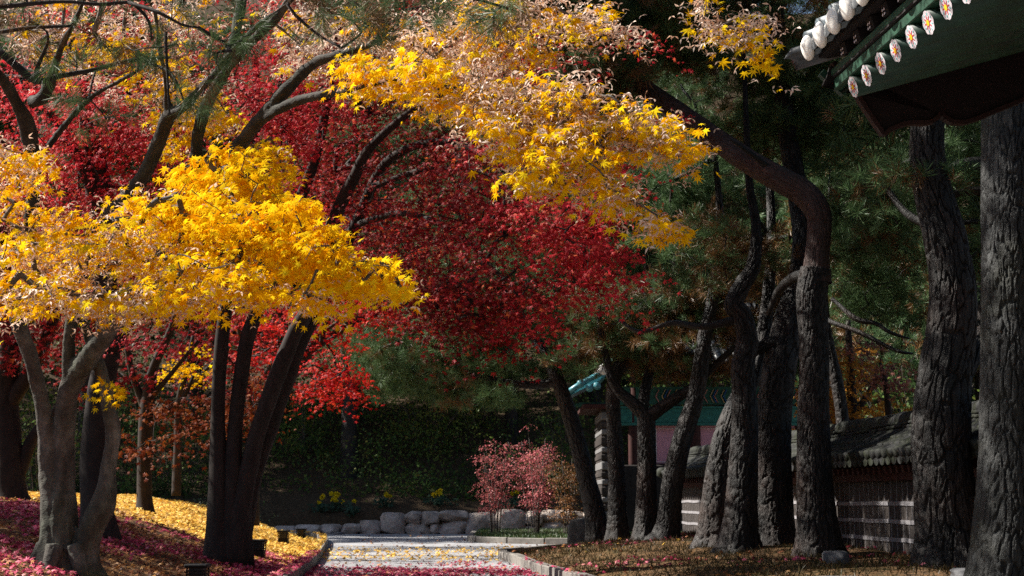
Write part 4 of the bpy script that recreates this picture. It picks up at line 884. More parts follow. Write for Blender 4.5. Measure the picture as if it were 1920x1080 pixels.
slope_list = [
 (655, 44.5, 11, 'pale straight pine trunk rising from the dark slope left of the yellow flowers', 0, .1), (960, 47, 9, 'pine on the slope behind the pink-leaved shrubs', -.05, .15), (820, 51, 12, 'tall pine on the slope above the middle of the boulder wall', 0, .1),
 (520, 48, 12, 'pine on the slope behind the leaning stems of the dark maple', .05, .15), (1120, 52, 12, 'pine rising behind the left corner of the shrine roof', 0, .25), (1260, 54, 13, 'pine rising directly behind the shrine', .04, .3), (1400, 52, 13, 'pine behind the right half of the shrine', -.04, .2),
 (1560, 46, 12, 'pine behind the boundary wall, right of the bent pine', 0, .3), (1690, 44, 12, 'pine behind the boundary wall, left of the plated trunk', -.04, .25), (1850, 42, 13, 'pine behind the boundary wall in the gap beside the grey trunk', 0, .2), (360, 50, 12, 'pine on the slope behind the yellow bank', 0, .15), (160, 47, 12, 'pine on the slope at the far left', 0, .15), (-60, 44, 13, 'pine at the far left end of the slope', 0, .15),
 (1080, 58, 16, 'high pine standing highest on the slope left of the bent pine crown', 0, .15), (860, 66, 15, 'high pine on the far crest above the maroon crown', 0, .15), (700, 62, 13, 'high pine on the upper slope above the pale trunk', 0, .1), (980, 64, 13, 'high pine on the upper slope above the shrubs', 0, .2), (1330, 66, 14, 'highest pine above the shrine', 0, .3), (1520, 62, 14, 'high pine on the upper slope beyond the bent trunk', 0, .3), (1720, 60, 14, 'high pine on the upper slope under the eave corner', 0, .25), (1180, 60, 13, 'high pine on the upper slope behind the shrine roof corner', 0, .2), (420, 62, 13, 'high pine on the upper slope behind the crimson leaves', 0, .15), (1920, 58, 14, 'high pine on the upper slope at the right edge', 0, .2), (150, 62, 14, 'high pine on the upper slope at the left edge', 0, .2),
]
for px, Y, h, lab, tl, br in slope_list: slope_pine(px, Y, h, lab, tl, 420, br)
for x_, y_, h_ in ((6.2, -1.5, 14), (10.5, 9, 15), (9.5, 19, 15), (1.8, -7, 15)):  # pines out of view, added to keep skylight off the right trunks
    slope_pine(0, 0, h_, 'unseen tall pine added beyond the right edge or behind the viewpoint to block skylight', 0, 420, .15, 'unseen shade pines beyond the right edge', (x_, y_))
for x_, y_, h_ in ((-18, 17.6, 12.6), (-17, 20.6, 12)):  # low pines out of view, added to shade the near ground
    slope_pine(0, 0, h_, 'unseen flat-topped pine added beyond the left edge to shade the near ground', 0, 170, .15, 'unseen shade pines beyond the left edge', (x_, y_), True)
for px, Y, h in ((-330, 40, 17), (-700, 41, 18), (-480, 46, 19), (-900, 47, 19), (-260, 52, 18), (-650, 54, 20),):  # pines left of the view, added to shade the hillside
    slope_pine(px, Y, h, 'unseen tall pine added beyond the left edge to shade the slope', 0, 420, .15, 'unseen shade pines beyond the left edge')
maple('maple_tree', 'amber-leaved tree glowing dimly above the tiled boundary wall', [
 [(1600, 900, 27, 12), (1600, 800, 27, 10), (1595, 700, 27, 8), (1590, 600, 27, 5)], [(1600, 780, 27, 7), (1640, 720, 27, 5), (1665, 690, 27, 3)]],
 [(1590, 690, 60, 50, 0, 27, 1.5, 26), (1580, 760, 60, 50, 0, 27, 1.4, 26), (1620, 780, 60, 40, 0, 27.2, 1.2, 14), (1540, 740, 40, 60, 0, 27.2, 1.2, 12)], M_ORA, B_DARK, 30, .4, .06, T5, .005)
maple('maple_tree', 'small tree with dusty pink leaves beside the amber one, over the tiled boundary wall', [
 [(1668, 900, 25.5, 9), (1668, 800, 25.5, 7), (1660, 720, 25.5, 5), (1650, 680, 25.5, 3)]],
 [(1652, 698, 42, 24, 15, 25.5, .7, 12), (1620, 650, 36, 24, 0, 25.8, .8, 7), (1690, 720, 24, 16, 10, 25.5, .5, 4)], leaf_mat('dusty pink leaf', [(0, (.20, .07, .05)), (.6, (.34, .13, .10)), (1, (.40, .2, .14))], .3), B_DARK, 26, .32, .05, T5, .004)

# ---- undergrowth on the slope: a mass nobody could count
def undergrowth():
    n = 8500; Y = 42.6+rng.random(n)**1.5*26; x = rng.uniform(-.6, .6, n)*Y*1.0
    keep = (Y > YH(x)+1.6+.7*vnoise(np.stack([x*.5, Y*.5, 0*x], -1), 5)) ; x, Y = x[keep], Y[keep]; z = hgt(x, Y)
    hh = (.15+2.2*(.5+.5*vnoise(np.stack([x*.55, Y*.55, 0*x], -1), 21))**2)*smooth(42, 46, Y)+.15
    C = np.column_stack([x, Y, z+hh*rng.random(len(x))*1.6]); mb = MB()
    m = 16; I = np.repeat(np.arange(len(C)), m); pos = C[I]+rng.normal(0, .22, (len(I), 3))*np.array([1.3, 1, 1]); pos[:, 2] = np.maximum(pos[:, 2], hgt(pos[:, 0], pos[:, 1]))
    scatter(mb, OVAL, pos, rng.normal(0, .6, pos.shape)+np.array([0, -.2, -.5]), rng.normal(0, .5, pos.shape)+np.array([0, -.7, .5]), .10*(.5+.8*rng.random(len(I))))
    o = mb.build('undergrowth', M_UND); tag(o, 'dark green ivy and scrub covering the slope behind the boulder wall', 'undergrowth', kind='stuff')
undergrowth()
def far_wood():
    n = 7000; Y = 52+rng.random(n)**1.2*75; x = rng.uniform(-.75, .75, n)*Y
    z = hgt(x, Y); top = 2.2+4.5*(.5+.5*vnoise(np.stack([x*.16, Y*.16, 0*x], -1), 44))
    C = np.column_stack([x, Y, z+top*rng.random(n)**.7]); mb = MB(); m = 16
    I = np.repeat(np.arange(n), m); pos = C[I]+unit(rng.normal(size=(n*m, 3)))*(rng.random((n*m, 1))**.5)*np.array([1.1, 1.1, .7])
    scatter(mb, OVAL, pos, rng.normal(0, .7, pos.shape)+np.array([0, -.2, -.3]), rng.normal(0, .6, pos.shape)+np.array([0, -.5, .6]), .22*(.5+.8*rng.random(len(I))))
    tag(mb.build('far_wood', M_UND), 'dark green wood covering the upper slope behind the pines', 'wood', kind='stuff')
far_wood()
def bush(px, Y, w, h, label, leaf, nst=7, n=60, k=14, size=.05, tm=None, name='bush', lift=.25, top=1.0, group=None, gap=1.0):
    p0 = at_ground(px, Y); t = thing(name, label, 'shrub', p0, group)
    st, C = MB(), []
    wood = []
    for i in range(nst):
        a = rng.uniform(0, 2*np.pi); d = np.array([math.cos(a), math.sin(a)*.8])*w*.5*rng.uniform(.2, 1)
        b = p0+np.array([d[0]*.22, d[1]*.22, -.05]); e = p0+np.array([d[0], d[1], h*rng.uniform(.75, 1)*top]); mdl = b*.5+e*.5+np.array([-d[0]*.18, 0, .02])
        tube(st, [b, mdl, e], [.016, .010, .004], 5, .2); wood.append(spline(np.array([b, mdl, e]), .1))
    W = np.vstack(wood); W = W[W[:, 2] > p0[2]+h*lift]
    C = W[rng.integers(0, len(W), n)]+rng.normal(0, .11*w*gap, (n, 3))*np.array([1, 1, .8])
    C = C[C[:, 2] > p0[2]+h*lift*.8]
    network(st, W, C, .003, .01, 4); lv = MB(); maple_crown(lv, C, k, .15*w/1.2+.05, size, tm or OVAL, (0, -.5, .4), droop=.2)
    st.build('stems', B_TWIG, t, True); lv.build('foliage', leaf, t)
M_PINK = leaf_mat('pink shrub leaf', [(0, (.24, .05, .05)), (.4, (.50, .11, .12)), (.8, (.62, .18, .18)), (1, (.36, .14, .07))], .35, 2.2, .4)
M_PINK2 = leaf_mat('coral shrub leaf', [(0, (.26, .06, .05)), (.4, (.54, .12, .14)), (.8, (.64, .20, .21)), (1, (.30, .14, .06))], .35, 2.2, .4)
M_COPP = leaf_mat('copper shrub leaf', [(0, (.11, .05, .018)), (.5, (.20, .09, .03)), (.85, (.30, .12, .05)), (1, (.14, .13, .03))], .3, 2, .4)
bush(926, 36.6, 1.25, 2.3, 'pink-leaved shrub on many thin stems, first from the left inside the kerbed verge', M_PINK, 11, 130, 20, .042, lift=.32)
bush(1004, 36.0, 1.45, 2.55, 'tallest pink shrub, rosy above and brown below, in the middle of the kerbed verge', M_PINK2, 13, 165, 20, .042, lift=.32)
bush(1066, 35.2, 1.05, 2.0, 'copper-brown shrub beside the leaning pine, at the right end of the kerbed verge', M_COPP, 9, 130, 18, .045, lift=.25)
bush(800, 46.5, 4.2, 2.6, 'broad yellow-green bush on the slope above the middle of the boulder wall', leaf_mat('yellow-green leaf', [(0, (.05, .09, .016)), (.6, (.13, .17, .03)), (1, (.24, .20, .04))], .25, .8, .5, .01), 12, 170, 14, .085, lift=.05)
bush(900, 48.5, 3.6, 3.4, 'dark green bush with feathery drooping sprays on the slope behind the pink shrubs', M_BSH, 12, 150, 14, .1, lift=.05)
bush(690, 48.0, 4.2, 3.0, 'dark bush on the slope just right of the pale pine trunk', M_BSH, 12, 140, 14, .1, lift=.05)
bush(570, 46.0, 4.0, 2.6, 'dark bush on the slope behind the dark four-stemmed maple', M_BSH, 12, 140, 14, .1, lift=.05)
bush(1060, 43.5, 2.0, 2.2, 'green bush between the copper shrub and the shrine', M_BSH, 9, 90, 12, .08, lift=.05)
bush(395, 38.5, 2.6, .55, 'low bright green plant at the top edge of the yellow leaf carpet', M_GRS, 12, 90, 14, .06, lift=.05)
bush(330, 43.5, 5.0, 3.0, 'dark bush behind the slim dark-trunked maple', M_UND, 12, 130, 14, .1, lift=.05)
bush(80, 36.5, 4.0, 2.6, 'olive bush behind the far left trunk', M_UND, 12, 130, 14, .09, lift=.05)
bush(1720, 31, 3.0, 3.6, 'dark evergreen bush behind the boundary wall', M_UND, 12, 160, 14, .1, lift=.05)
# ================================================================== GROUND LAMPS
M_BLACK = plain('black lamp metal', (.006, .006, .0065), .6, .3, 20, .1, .2)
M_LENS = plain('dark lamp glass', (.014, .015, .02), .25, .2, 4, 0, .6)
def lamp(px, Y, label, first=[None]):
    p = at_ground(px, Y)
    if first[0] is None:
        t = thing('ground_lamp', label, 'lamp', p, 'low black lamps along the left kerb'); first[0] = t
        def at(z): return p+np.array([0, 0, z])
        m = MB(); box(m, at(.04), (.19, .19, .14), bev=.01); m.build('base', M_BLACK, t)
        m = MB(); box(m, at(.17), (.155, .155, .13), bev=.008); m.build('lens', M_LENS, t)
        for z in (.135, .168, .20):
            m = MB(); box(m, at(z), (.20, .20, .012), taper=1); m.build('louver', M_BLACK, t)
        for sx in (-1, 1):
            for sy in (-1, 1):
                m = MB(); box(m, at(.17)+np.array([sx*.092, sy*.092, 0]), (.014, .014, .15)); m.build('post', M_BLACK, t)
        m = MB(); box(m, at(.25), (.235, .235, .035), bev=.008); m.build('lid', M_BLACK, t)
    else:
        t = copy_tree(first[0]); t.location = tuple(p); t['label'] = label
    t.rotation_euler.z = 0
def row_of(p):
    d = np.asarray(p)-np.array([0, 0, CAMZ]); return 540-F*(-sp*d[1]+cp*d[2])/(cp*d[1]+sp*d[2])
lamp(375, float(min(np.linspace(12, 18, 120), key=lambda y: abs(row_of(at_ground(375, y)+np.array([0, 0, .265]))-1058))), 'black louvered ground lamp at the bottom of the picture, largest of the row')
lamp(487, 21.8, 'black ground lamp at the foot of the dark four-stemmed maple')
lamp(533, 28.5, 'black ground lamp on the sunlit yellow leaves, between two others')
lamp(566, 34.0, 'smallest black ground lamp, where the left kerb turns toward the boulder wall')

# ================================================================== YELLOW FLOWERS
M_FLO = leaf_mat('yellow petals', [(0, (.70, .50, .01)), (1, (.85, .70, .02))], .2, 1, .1)
M_FLL = leaf_mat('blue-green flower leaf', [(0, (.02, .05, .03)), (1, (.05, .09, .05))], .2, 1, .2)
def flowers(px, py, n, w, label, leafy=True):
    p = G(px, py+14); t = thing('flower_clump', label, 'flower', p, 'yellow chrysanthemum clumps above the boulder wall')
    st, hd, lf = MB(), MB(), MB(); tops = []
    for i in range(n):
        q = p+np.array([rng.normal(0, w*.45), rng.normal(0, .12), rng.uniform(.25, .5)]); tops.append(q)
        tube(st, [p+np.array([rng.normal(0, .05), 0, -.03]), (p+q)/2+rng.normal(0, .02, 3), q], [.006, .005, .004], 4, .1)
        m = 26; u = unit(rng.normal(size=(m, 3))*np.array([1, 1, .6])+np.array([0, -.2, .4]))
        scatter(hd, OVAL, np.repeat(q[None], m, 0), u, rng.normal(size=(m, 3)), np.full(m, .085))
    m = 60; pos = p+rng.normal(0, 1, (m, 3))*np.array([w*.5+.1, .15, .07])+np.array([0, -.05, .12])
    scatter(lf, T3, pos, rng.normal(0, 1, (m, 3))+np.array([0, -.3, .2]), rng.normal(0, .4, (m, 3))+np.array([0, -.6, .7]), .085+.04*rng.random(m))
    st.build('stems', M_FLL, t); hd.build('flower_heads', M_FLO, t); lf.build('leaves', M_FLL, t)
flowers(598, 946, 3, .16, 'small yellow flower clump at the left end of the flower row')
flowers(629, 944, 9, .30, 'biggest yellow flower clump over dark bluish leaves')
flowers(662, 950, 1, .05, 'single yellow flower just right of the biggest clump')
flowers(724, 935, 3, .12, 'small yellow flower clump alone above the middle of the boulder wall')
flowers(822, 933, 5, .32, 'loose yellow flower clump left of the pink shrubs')
flowers(964, 936, 2, .15, 'yellow flowers showing between the pink shrubs')

# ================================================================== TILED BOUNDARY WALL ON THE RIGHT
WA, WB = np.array([3.62, 30.6, 0]), np.array([5.28, 11.5, 0])       # far end, near end of its face towards the path
WD = (WB-WA)/np.linalg.norm(WB-WA); WN = np.array([WD[1], -WD[0], 0]);  WN = WN if WN[0] < 0 else -WN
WLEN = float(np.linalg.norm(WB-WA)); WZ = .02
M_WBR, nt, out = new_mat('grey wall brick')
tc = N(nt, 'TexCoord'); n1 = noise(nt, 8, 6, .7); n2 = noise(nt, .7, 3, .5)
principled(nt, out, mixc(nt, 1, ramp(nt, [(.3, (.030, .026, .025)), (.7, (.070, .061, .058))], n1).outputs[0], ramp(nt, [(.3, (.6, .6, .6)), (.7, (1.2, 1.15, 1.1))], n2).outputs[0], 'MULTIPLY'), .92, n1, .5, .02, .15)
M_MORT = plain('white lime mortar', (.22, .21, .22), .9, .25, 7, .3, .1)
M_WTILE, nt, out = new_mat('mossy roof tile')
g = N(nt, 'NewGeometry'); n1 = noise(nt, 5, 6, .7)
base = ramp(nt, [(0, (.009, .0095, .010)), (1, (.024, .024, .025))], g.outputs['Random Per Island']).outputs[0]
c = mixc(nt, ramp(nt, [(.42, (0, 0, 0)), (.62, (1, 1, 1))], n1).outputs[0], base, (.017, .021, .009))
principled(nt, out, c, .75, n1, .5, .02, .35)
M_DKRED = plain('dark red timber', (.040, .010, .008), .7, .3, 10, .2)
wall = thing('boundary_wall', 'grey brick boundary wall with white mortar lines and a mossy tiled top behind the pines', 'wall', (WA+WB)/2)
def wp(s, n, z): return WA+WD*s+WN*n+np.array([0, 0, WZ+z])
AX = np.array([WD, -WN, [0, 0, 1]])
m = MB(); box(m, wp(WLEN/2, -.25, .63), (WLEN, .5, 1.5), AX); m.build('brick_body', M_WBR, wall)
m = MB(); rowz = [0.02, .245, .47, .695, .92]
for z in rowz: 
    kn = np.arange(0, WLEN+.5, .6); zk = z+rng.normal(0, .005, len(kn))
    V = []
    for a, zz in zip(kn, zk): V += [wp(min(a, WLEN), q, zz+d) for q, d in ((-.01, -.027), (.014, -.024), (.014, .024), (-.01, .027))]
    m.add(V, ringfaces(len(kn), 4))
for z in rowz:
    s = rng.uniform(0, .2)
    while s < WLEN:
        d = rng.normal(0, .006); beam(m, wp(s, .002, z), wp(s+d, .002, z+.225 if z < .9 else z+.28), .009, .008, up=tuple(WN))
        s += rng.uniform(.17, .225)
for z in rowz:                                                 # far end face
    beam(m, wp(-.003, 0, z+.002), wp(-.003, -.5, z+.002), .016, .026)
m.build('mortar_lines', M_MORT, wall)
m = MB(); beam(m, wp(-.1, .06, 1.245), wp(WLEN, .06, 1.245), .12, .09); beam(m, wp(-.1, .12, 1.43), wp(WLEN, .12, 1.43), .08, .07); m.build('timber_plate', M_DKRED, wall)
for s in np.arange(.1, WLEN, .20):
    m = MB(); beam(m, wp(s, .02, 1.355), wp(s, .27, 1.325), .07, .085); m.build('rafter_end', M_DKRED, wall)
RZ, EZ = 1.86, 1.43                                            # ridge, eave
m = MB()
m.add([wp(-.15, .40, EZ), wp(WLEN, .40, EZ), wp(WLEN, -.25, RZ-.05), wp(-.15, -.25, RZ-.05), wp(-.15, -.90, EZ), wp(WLEN, -.90, EZ)], [[0, 1, 2, 3], [3, 2, 5, 4]])
m.build('roof_bed', M_WTILE, wall)
m = MB()
for s in np.arange(-.05, WLEN, .20):
    for side in (1, -1):
        for c_ in range(4):                                    # overlapping cover tiles up the slope
            f0, f1 = c_/4, (c_+1)/4+.04
            a = wp(s+rng.normal(0, .006), -.25+side*(.69*(1-f0)), EZ+.035+(RZ-EZ-.05)*f0+.012*(4-c_)*.5); b = wp(s, -.25+side*(.69*(1-f1)), EZ+.035+(RZ-EZ-.05)*f1)
            tube(m, [a, (a+b)/2, b], [.073, .070, .064], 10, .3)
m.build('cover_tiles', M_WTILE, wall, True)
m = MB()
for s in np.arange(.05, WLEN, .20):                            # drooping lips of the pan tiles
    th = np.linspace(math.pi, 2*math.pi, 9); r = .095
    V = [wp(s+r*math.cos(t), .405+d, EZ+.03+r*.95*math.sin(t)) for d in (0, .018) for t in th]+[wp(s, .405+d, EZ+.035) for d in (0, .018)]
    Fs = [np.array([[i, i+1, 9+i+1, 9+i] for i in range(8)]), np.array([[i, 18, i+1] for i in range(8)]+[[9+i+1, 19, 9+i] for i in range(8)])]
    m.add(V, Fs)
m.build('tile_lips', M_WTILE, wall)
for j, (w, zz) in enumerate([(.34, 0), (.30, .05), (.26, .10)]):
    m = MB(); s = -.2
    while s < WLEN:
        L = rng.uniform(.28, .36); box(m, wp(s+L/2, -.25+rng.normal(0, .008), RZ-.045+zz+rng.normal(0, .006)), (L*1.0-.012, w, .04), AX, bev=.012); s += L
    m.build('ridge_course', M_WTILE, wall)
m = MB(); s = -.25
while s < WLEN:
    L = .36; a, b = wp(s, -.25, RZ+.10+rng.normal(0, .008)), wp(s+L, -.25, RZ+.10+rng.normal(0, .008)); tube(m, [a, (a+b)/2, b], [.10, .105, .10], 12, .4); s += L*.985
m.build('ridge_cap', M_WTILE, wall, True)
m = MB(); c0 = wp(-.26, .40, EZ+.10); tube(m, [c0, c0+WD*.3], [.11, .11], 14, .3); c1 = wp(-.28, -.1, RZ-.12); tube(m, [c1, c1+WD*.35], [.13, .13], 14, .3); m.build('end_tiles', M_WTILE, wall, True)

# ================================================================== SHRINE BEHIND THE WALL
SY = 37.0
M_TEAL = plain('teal painted timber', (.022, .13, .11), .6, .3, 9, .15)
M_TEALD = plain('dark green timber', (.015, .075, .055), .65, .3, 9, .15)
M_PINKW = plain('pink plaster', (.60, .29, .36), .9, .12, 5, .1, .1)
M_WHITE = plain('white paint', (.72, .70, .68), .8, .1, 10, .1, .2)
M_STNW = plain('pale coursed stone', (.15, .145, .145), .9, .2, 7, .3)
M_ROOFT = plain('slate grey tile', (.025, .028, .032), .42, .4, 8, .3, .5)
M_BLUET = plain('glazed teal tile', (.06, .22, .26), .35, .3, 9, .2, .5)
M_BLUE = plain('blue paint', (.03, .08, .36), .6, .2, 8); M_OCH = plain('ochre paint', (.5, .32, .17), .7, .2, 8); M_PNK = plain('salmon paint', (.50, .19, .17), .7, .2, 8)
M_BLK = plain('black line paint', (.015, .012, .012), .7, .2, 8)
def wx(px): return (px-960)/F*SY
def wz(py): return float(P(960, py, SY)[2])
sh = thing('shrine', 'small timber shrine with pink plaster walls and teal beams behind the pines', 'building', (wx(1340), SY+2, float(hgt(wx(1340), SY))))
XL, XR = wx(1182), wx(1505)
zb, zp, zt, ze = wz(872), wz(797), wz(768), wz(728)
m = MB(); box(m, ((XL+XR)/2, SY+2.2, (zb-1.5)/2), (XR-XL+.6, 5, zb+1.5), bev=.03); m.build('stone_plinth', M_WBR, sh)
for a, b in ((1192, 1224), (1226, 1300), (1306, 1378), (1384, 1450), (1456, 1490)):
    m = MB(); box(m, ((wx(a)+wx(b))/2, SY+.10, (zb+zp)/2), (wx(b)-wx(a), .08, zp-zb)); w = m.build('wall_panel', M_PINKW, sh)
    m = MB(); x0, x1, z0, z1 = wx(a)+.05, wx(b)-.05, zb+.08, zp-.09
    for (pa, pb) in (((x0, z0), (x1, z0)), ((x0, z1), (x1, z1)), ((x0, z0), (x0, z1)), ((x1, z0), (x1, z1))): beam(m, (pa[0], SY+.056, pa[1]), (pb[0], SY+.056, pb[1]), .012, .02, up=(0, 1, 0))
    m.build('panel_line', M_WHITE, w)
for x in (1186, 1303, 1381, 1453, 1498):
    m = MB(); tube(m, [(wx(x), SY, -.2), (wx(x), SY, ze)], [.13, .125], 16, 1.); p_ = m.build('pillar', M_DKRED, sh, True)
m = MB(); beam(m, (XL, SY-.02, zb-.03), (XR, SY-.02, zb-.03), .2, .14); m.build('sill_beam', M_DKRED, sh)
m = MB(); beam(m, (XL-.3, SY-.03, zp+.02), (XR+.3, SY-.03, zp+.02), .22, .07); beam(m, (XL-.3, SY-.02, (zp+zt)/2+.05), (XR+.3, SY-.02, (zp+zt)/2+.05), .2, zt-zp-.03); m.build('tie_beam', M_TEAL, sh)
m = MB(); beam(m, (XL-.3, SY-.03, zt+.05), (XR+.3, SY-.03, zt+.05), .26, .05); m.build('painted_band', M_TEAL, sh)
pb = MB(); beam(pb, (XL-.3, SY, (zt+ze)/2+.08), (XR+.3, SY, (zt+ze)/2+.08), .2, ze-zt-.10)
for x in (1240, 1262, 1330, 1350, 1404, 1430, 1500):           # bracket painting: salmon scrolls, ochre and blue chevrons
    X0 = wx(x); z0 = (zt+ze)/2+.06
    for d, mi in ((0, 2), (.07, 1), (-.16, 3)):
        for sg in (-1, 1):
            beam(pb, (X0+d, SY-.112-.003*mi, z0), (X0+d+.09, SY-.112-.003*mi, z0+sg*.17), .012, .05, mi, up=(0, 1, 0))
pb.build('frieze', [M_TEALD, M_BLUE, M_OCH, M_PNK], sh)
def hip(x): return .55*smooth(1.6, 0, x-wx(1105))+.55*smooth(1.6, 0, wx(1535)-x)
EX0, EX1 = wx(1110), wx(1530)
for x in np.arange(EX0+.25, EX1-.2, .28):
    z = wz(702)+hip(x)*.55
    m = MB(); tube(m, [(x, SY+1.0, z+.45), (x, SY-1.15, z-.02)], [.055, .055], 8, 1.); m.build('rafter', M_TEALD, sh, True)
xs_ = np.linspace(EX0, EX1, 40); V = []
for x in xs_:
    h = hip(x); V += [(x, SY-1.3, wz(694)+h*.6), (x, SY-1.3, wz(694)+h*.6+.09), (x*.94+.06*wx(1365), SY+.4, wz(664)+.5+h*.3), (x*.86+.14*wx(1365), SY+2.2, wz(664)+1.7)]
a = np.arange(39)[:, None]*4+np.arange(3)[None]
m = MB(); m.add(V, np.stack([a, a+4, a+5, a+1], -1).reshape(-1, 4)); m.build('roof_slope', M_ROOFT, sh, True)
m = MB()
for x in np.arange(EX0, EX1+.01, .24):
    h = hip(x); c_ = .06*wx(1365); 
    tube(m, [(x, SY-1.36, wz(694)+h*.6+.12), (x*.94+c_, SY+.4, wz(664)+.54+h*.3), (x*.86+.14*wx(1365), SY+2.2, wz(664)+1.75)], [.085, .085, .08], 8, .5)
m.build('cover_tiles', M_ROOFT, sh, True)
m = MB()
for x in np.arange(EX0, EX1+.01, .24):
    h = hip(x); c_ = np.array([x, SY-1.38, wz(694)+h*.6+.12]); tube(m, [c_+np.array([0, .03, 0]), c_+np.array([0, -.05, -.01])], [.088, .06], 10, .2)
m.build('tile_ends', M_ROOFT, sh, True)
m = MB()
for x in np.arange(EX0+.12, EX1, .24):
    h = hip(x); th = np.linspace(math.pi, 2*math.pi, 7); r = .10
    V = [(x+r*math.cos(t), SY-1.34-d, wz(694)+h*.6+.09+r*1.1*math.sin(t)) for d in (0, .02) for t in th]
    m.add(V, [np.array([[i, i+1, 7+i+1, 7+i] for i in range(6)]), np.arange(7)[None], np.arange(13, 6, -1)[None]])
m.build('tile_lips', M_ROOFT, sh)
m = MB(); 
for (x0, sg) in ((EX0, 1), (EX1, -1)):
    tube(m, [(x0-.1*sg, SY-1.42, wz(690)+.45), (x0+.8*sg, SY-.2, wz(664)+.55), (x0+2.0*sg, SY+1.6, wz(664)+1.6)], [.16, .16, .16], 12, .3)
m.build('hip_ridge', M_ROOFT, sh, True)
m = MB(); beam(m, (EX0+1.0, SY+2.2, wz(664)+1.85), (EX1-1.0, SY+2.2, wz(664)+1.85), .35, .4, bev=.05); m.build('roof_ridge', M_ROOFT, sh)
# tile-capped pier wall seen end-on at the shrine's left corner
PY = 33.5
def qx(px): return (px-960)/F*PY
def qz(py): return float(P(960, py, PY)[2])
pw = thing('pier_wall', 'narrow end of a coursed white and grey wall capped with teal tiles, left of the shrine', 'wall', (qx(1128), PY+1, float(hgt(qx(1128), PY))))
zt_ = qz(768); m = MB(); box(m, (qx(1134), PY+1.2, zt_/2-.1), (.17, 2.4, zt_+.2)); m.build('core', M_WBR, pw)
i = 0; z0 = -.1
while z0 < zt_-.1:
    h = .17 if i % 3 else .24
    m = MB(); box(m, (qx(1134)+.01*(i % 2), PY+1.18, z0+h/2), (.22, 2.46, h-.05), bev=.02); m.build('stone_course', M_STNW if i % 2 else M_WBR, pw); z0 += h; i += 1
m = MB(); box(m, (qx(1122), PY+1.2, zt_+.07), (.75, 2.7, .12), bev=.02); m.build('timber_plate', M_DKRED, pw)
m = MB()
for k in range(3): box(m, (qx(1112)-.05*k, PY+.4+.35*k, zt_+.16), (.62, .08, .07))
m.build('rafter_end', M_TEALD, pw)
m = MB(); a_ = np.array([qx(1064), PY-.25, qz(738)]); b_ = np.array([qx(1134), PY-.25, qz(700)])
for k in range(6):
    o_ = np.array([0, .30*k, 0]); tube(m, [a_+o_, (a_+b_)/2+o_+np.array([0, 0, .05]), b_+o_], [.075, .07, .065], 10, .3)
m.build('cover_tiles', M_BLUET, pw, True)
m = MB(); 
for k in range(6):
    o_ = np.array([0, .30*k, 0]); dv = unit(a_-b_); tube(m, [a_+o_-dv*.005, a_+o_+dv*.06], [.078, .05], 10, .2)
m.build('plaster_ends', M_WHITE, pw, True)
m = MB()
for x_, z_ in ((1088, 722), (1104, 730), (1118, 726)):           # round verge discs and drooping lips on the end face
    c_ = np.array([qx(x_), PY-.36, qz(z_)]); tube(m, [c_+np.array([0, .22, .03]), c_], [.085, .09], 14, .3); tube(m, [c_+np.array([0, -.001, 0]), c_+np.array([0, -.012, 0])], [.06, .055], 14, .3)
m.add([tuple(a_+np.array([0, -.06, -.09])), tuple(b_+np.array([0, -.06, -.12])), tuple(b_+np.array([0, 1.7, -.12])), tuple(a_+np.array([0, 1.7, -.09]))], [[0, 1, 2, 3]])
m.build('end_discs', M_BLUET, pw, True)
m = MB(); tube(m, [b_+np.array([-.05, -.3, .06]), b_+np.array([-.05, 1.8, .08])], [.13, .13], 12, .5); m.build('ridge_cap', M_WHITE, pw, True)
# ================================================================== GATE PAVILION, UPPER RIGHT
d_ = np.array([-.097, 1, 0]); d_ /= np.linalg.norm(d_)          # along the eave, away from the camera
v_ = np.array([d_[1], -d_[0], 0])                               # inwards, to the right
w_ = np.array([0, 0, 1.])
O_ = P(1600, 163, 9.0)                                          # centre of the last rafter's painted end
SLOPE = .30
M_GRN = plain('dark green rafter paint', (.006, .034, .020), .55, .35, 7, .2, .35, sc=(1, 1, 1))
M_GRNL = plain('light green board paint', (.011, .048, .027), .6, .3, 8, .2)
M_MAR = plain('maroon board paint', (.006, .003, .003), .75, .4, 7, .2)
M_MTRIM = plain('dark brown trim paint', (.016, .006, .005), .7, .3, 9, .2)
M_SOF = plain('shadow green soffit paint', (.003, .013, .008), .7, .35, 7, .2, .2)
M_PW = plain('petal white', (.56, .50, .53), .7, .06, 14, .05); M_PR = plain('petal red', (.42, .03, .04), .7, .15, 14); M_PY = plain('flower yellow', (.75, .42, .01), .7, .1, 14); M_PT = plain('petal teal', (.12, .42, .42), .7, .1, 14)
M_PLAS = plain('white lime plaster', (.82, .80, .76), .9, .12, 11, .35, .1)
M_GTILE = plain('blue-grey roof tile', (.10, .13, .15), .5, .4, 9, .25, .45)
gate = thing('gate_pavilion', 'painted pavilion eave with green rafters, flower-painted rafter ends and white tile ends', 'building', O_+v_*2.4-d_*2.2-np.array([0, 0, O_[2]]))
def lp(u, v, w): return O_+d_*u+v_*v+w_*w
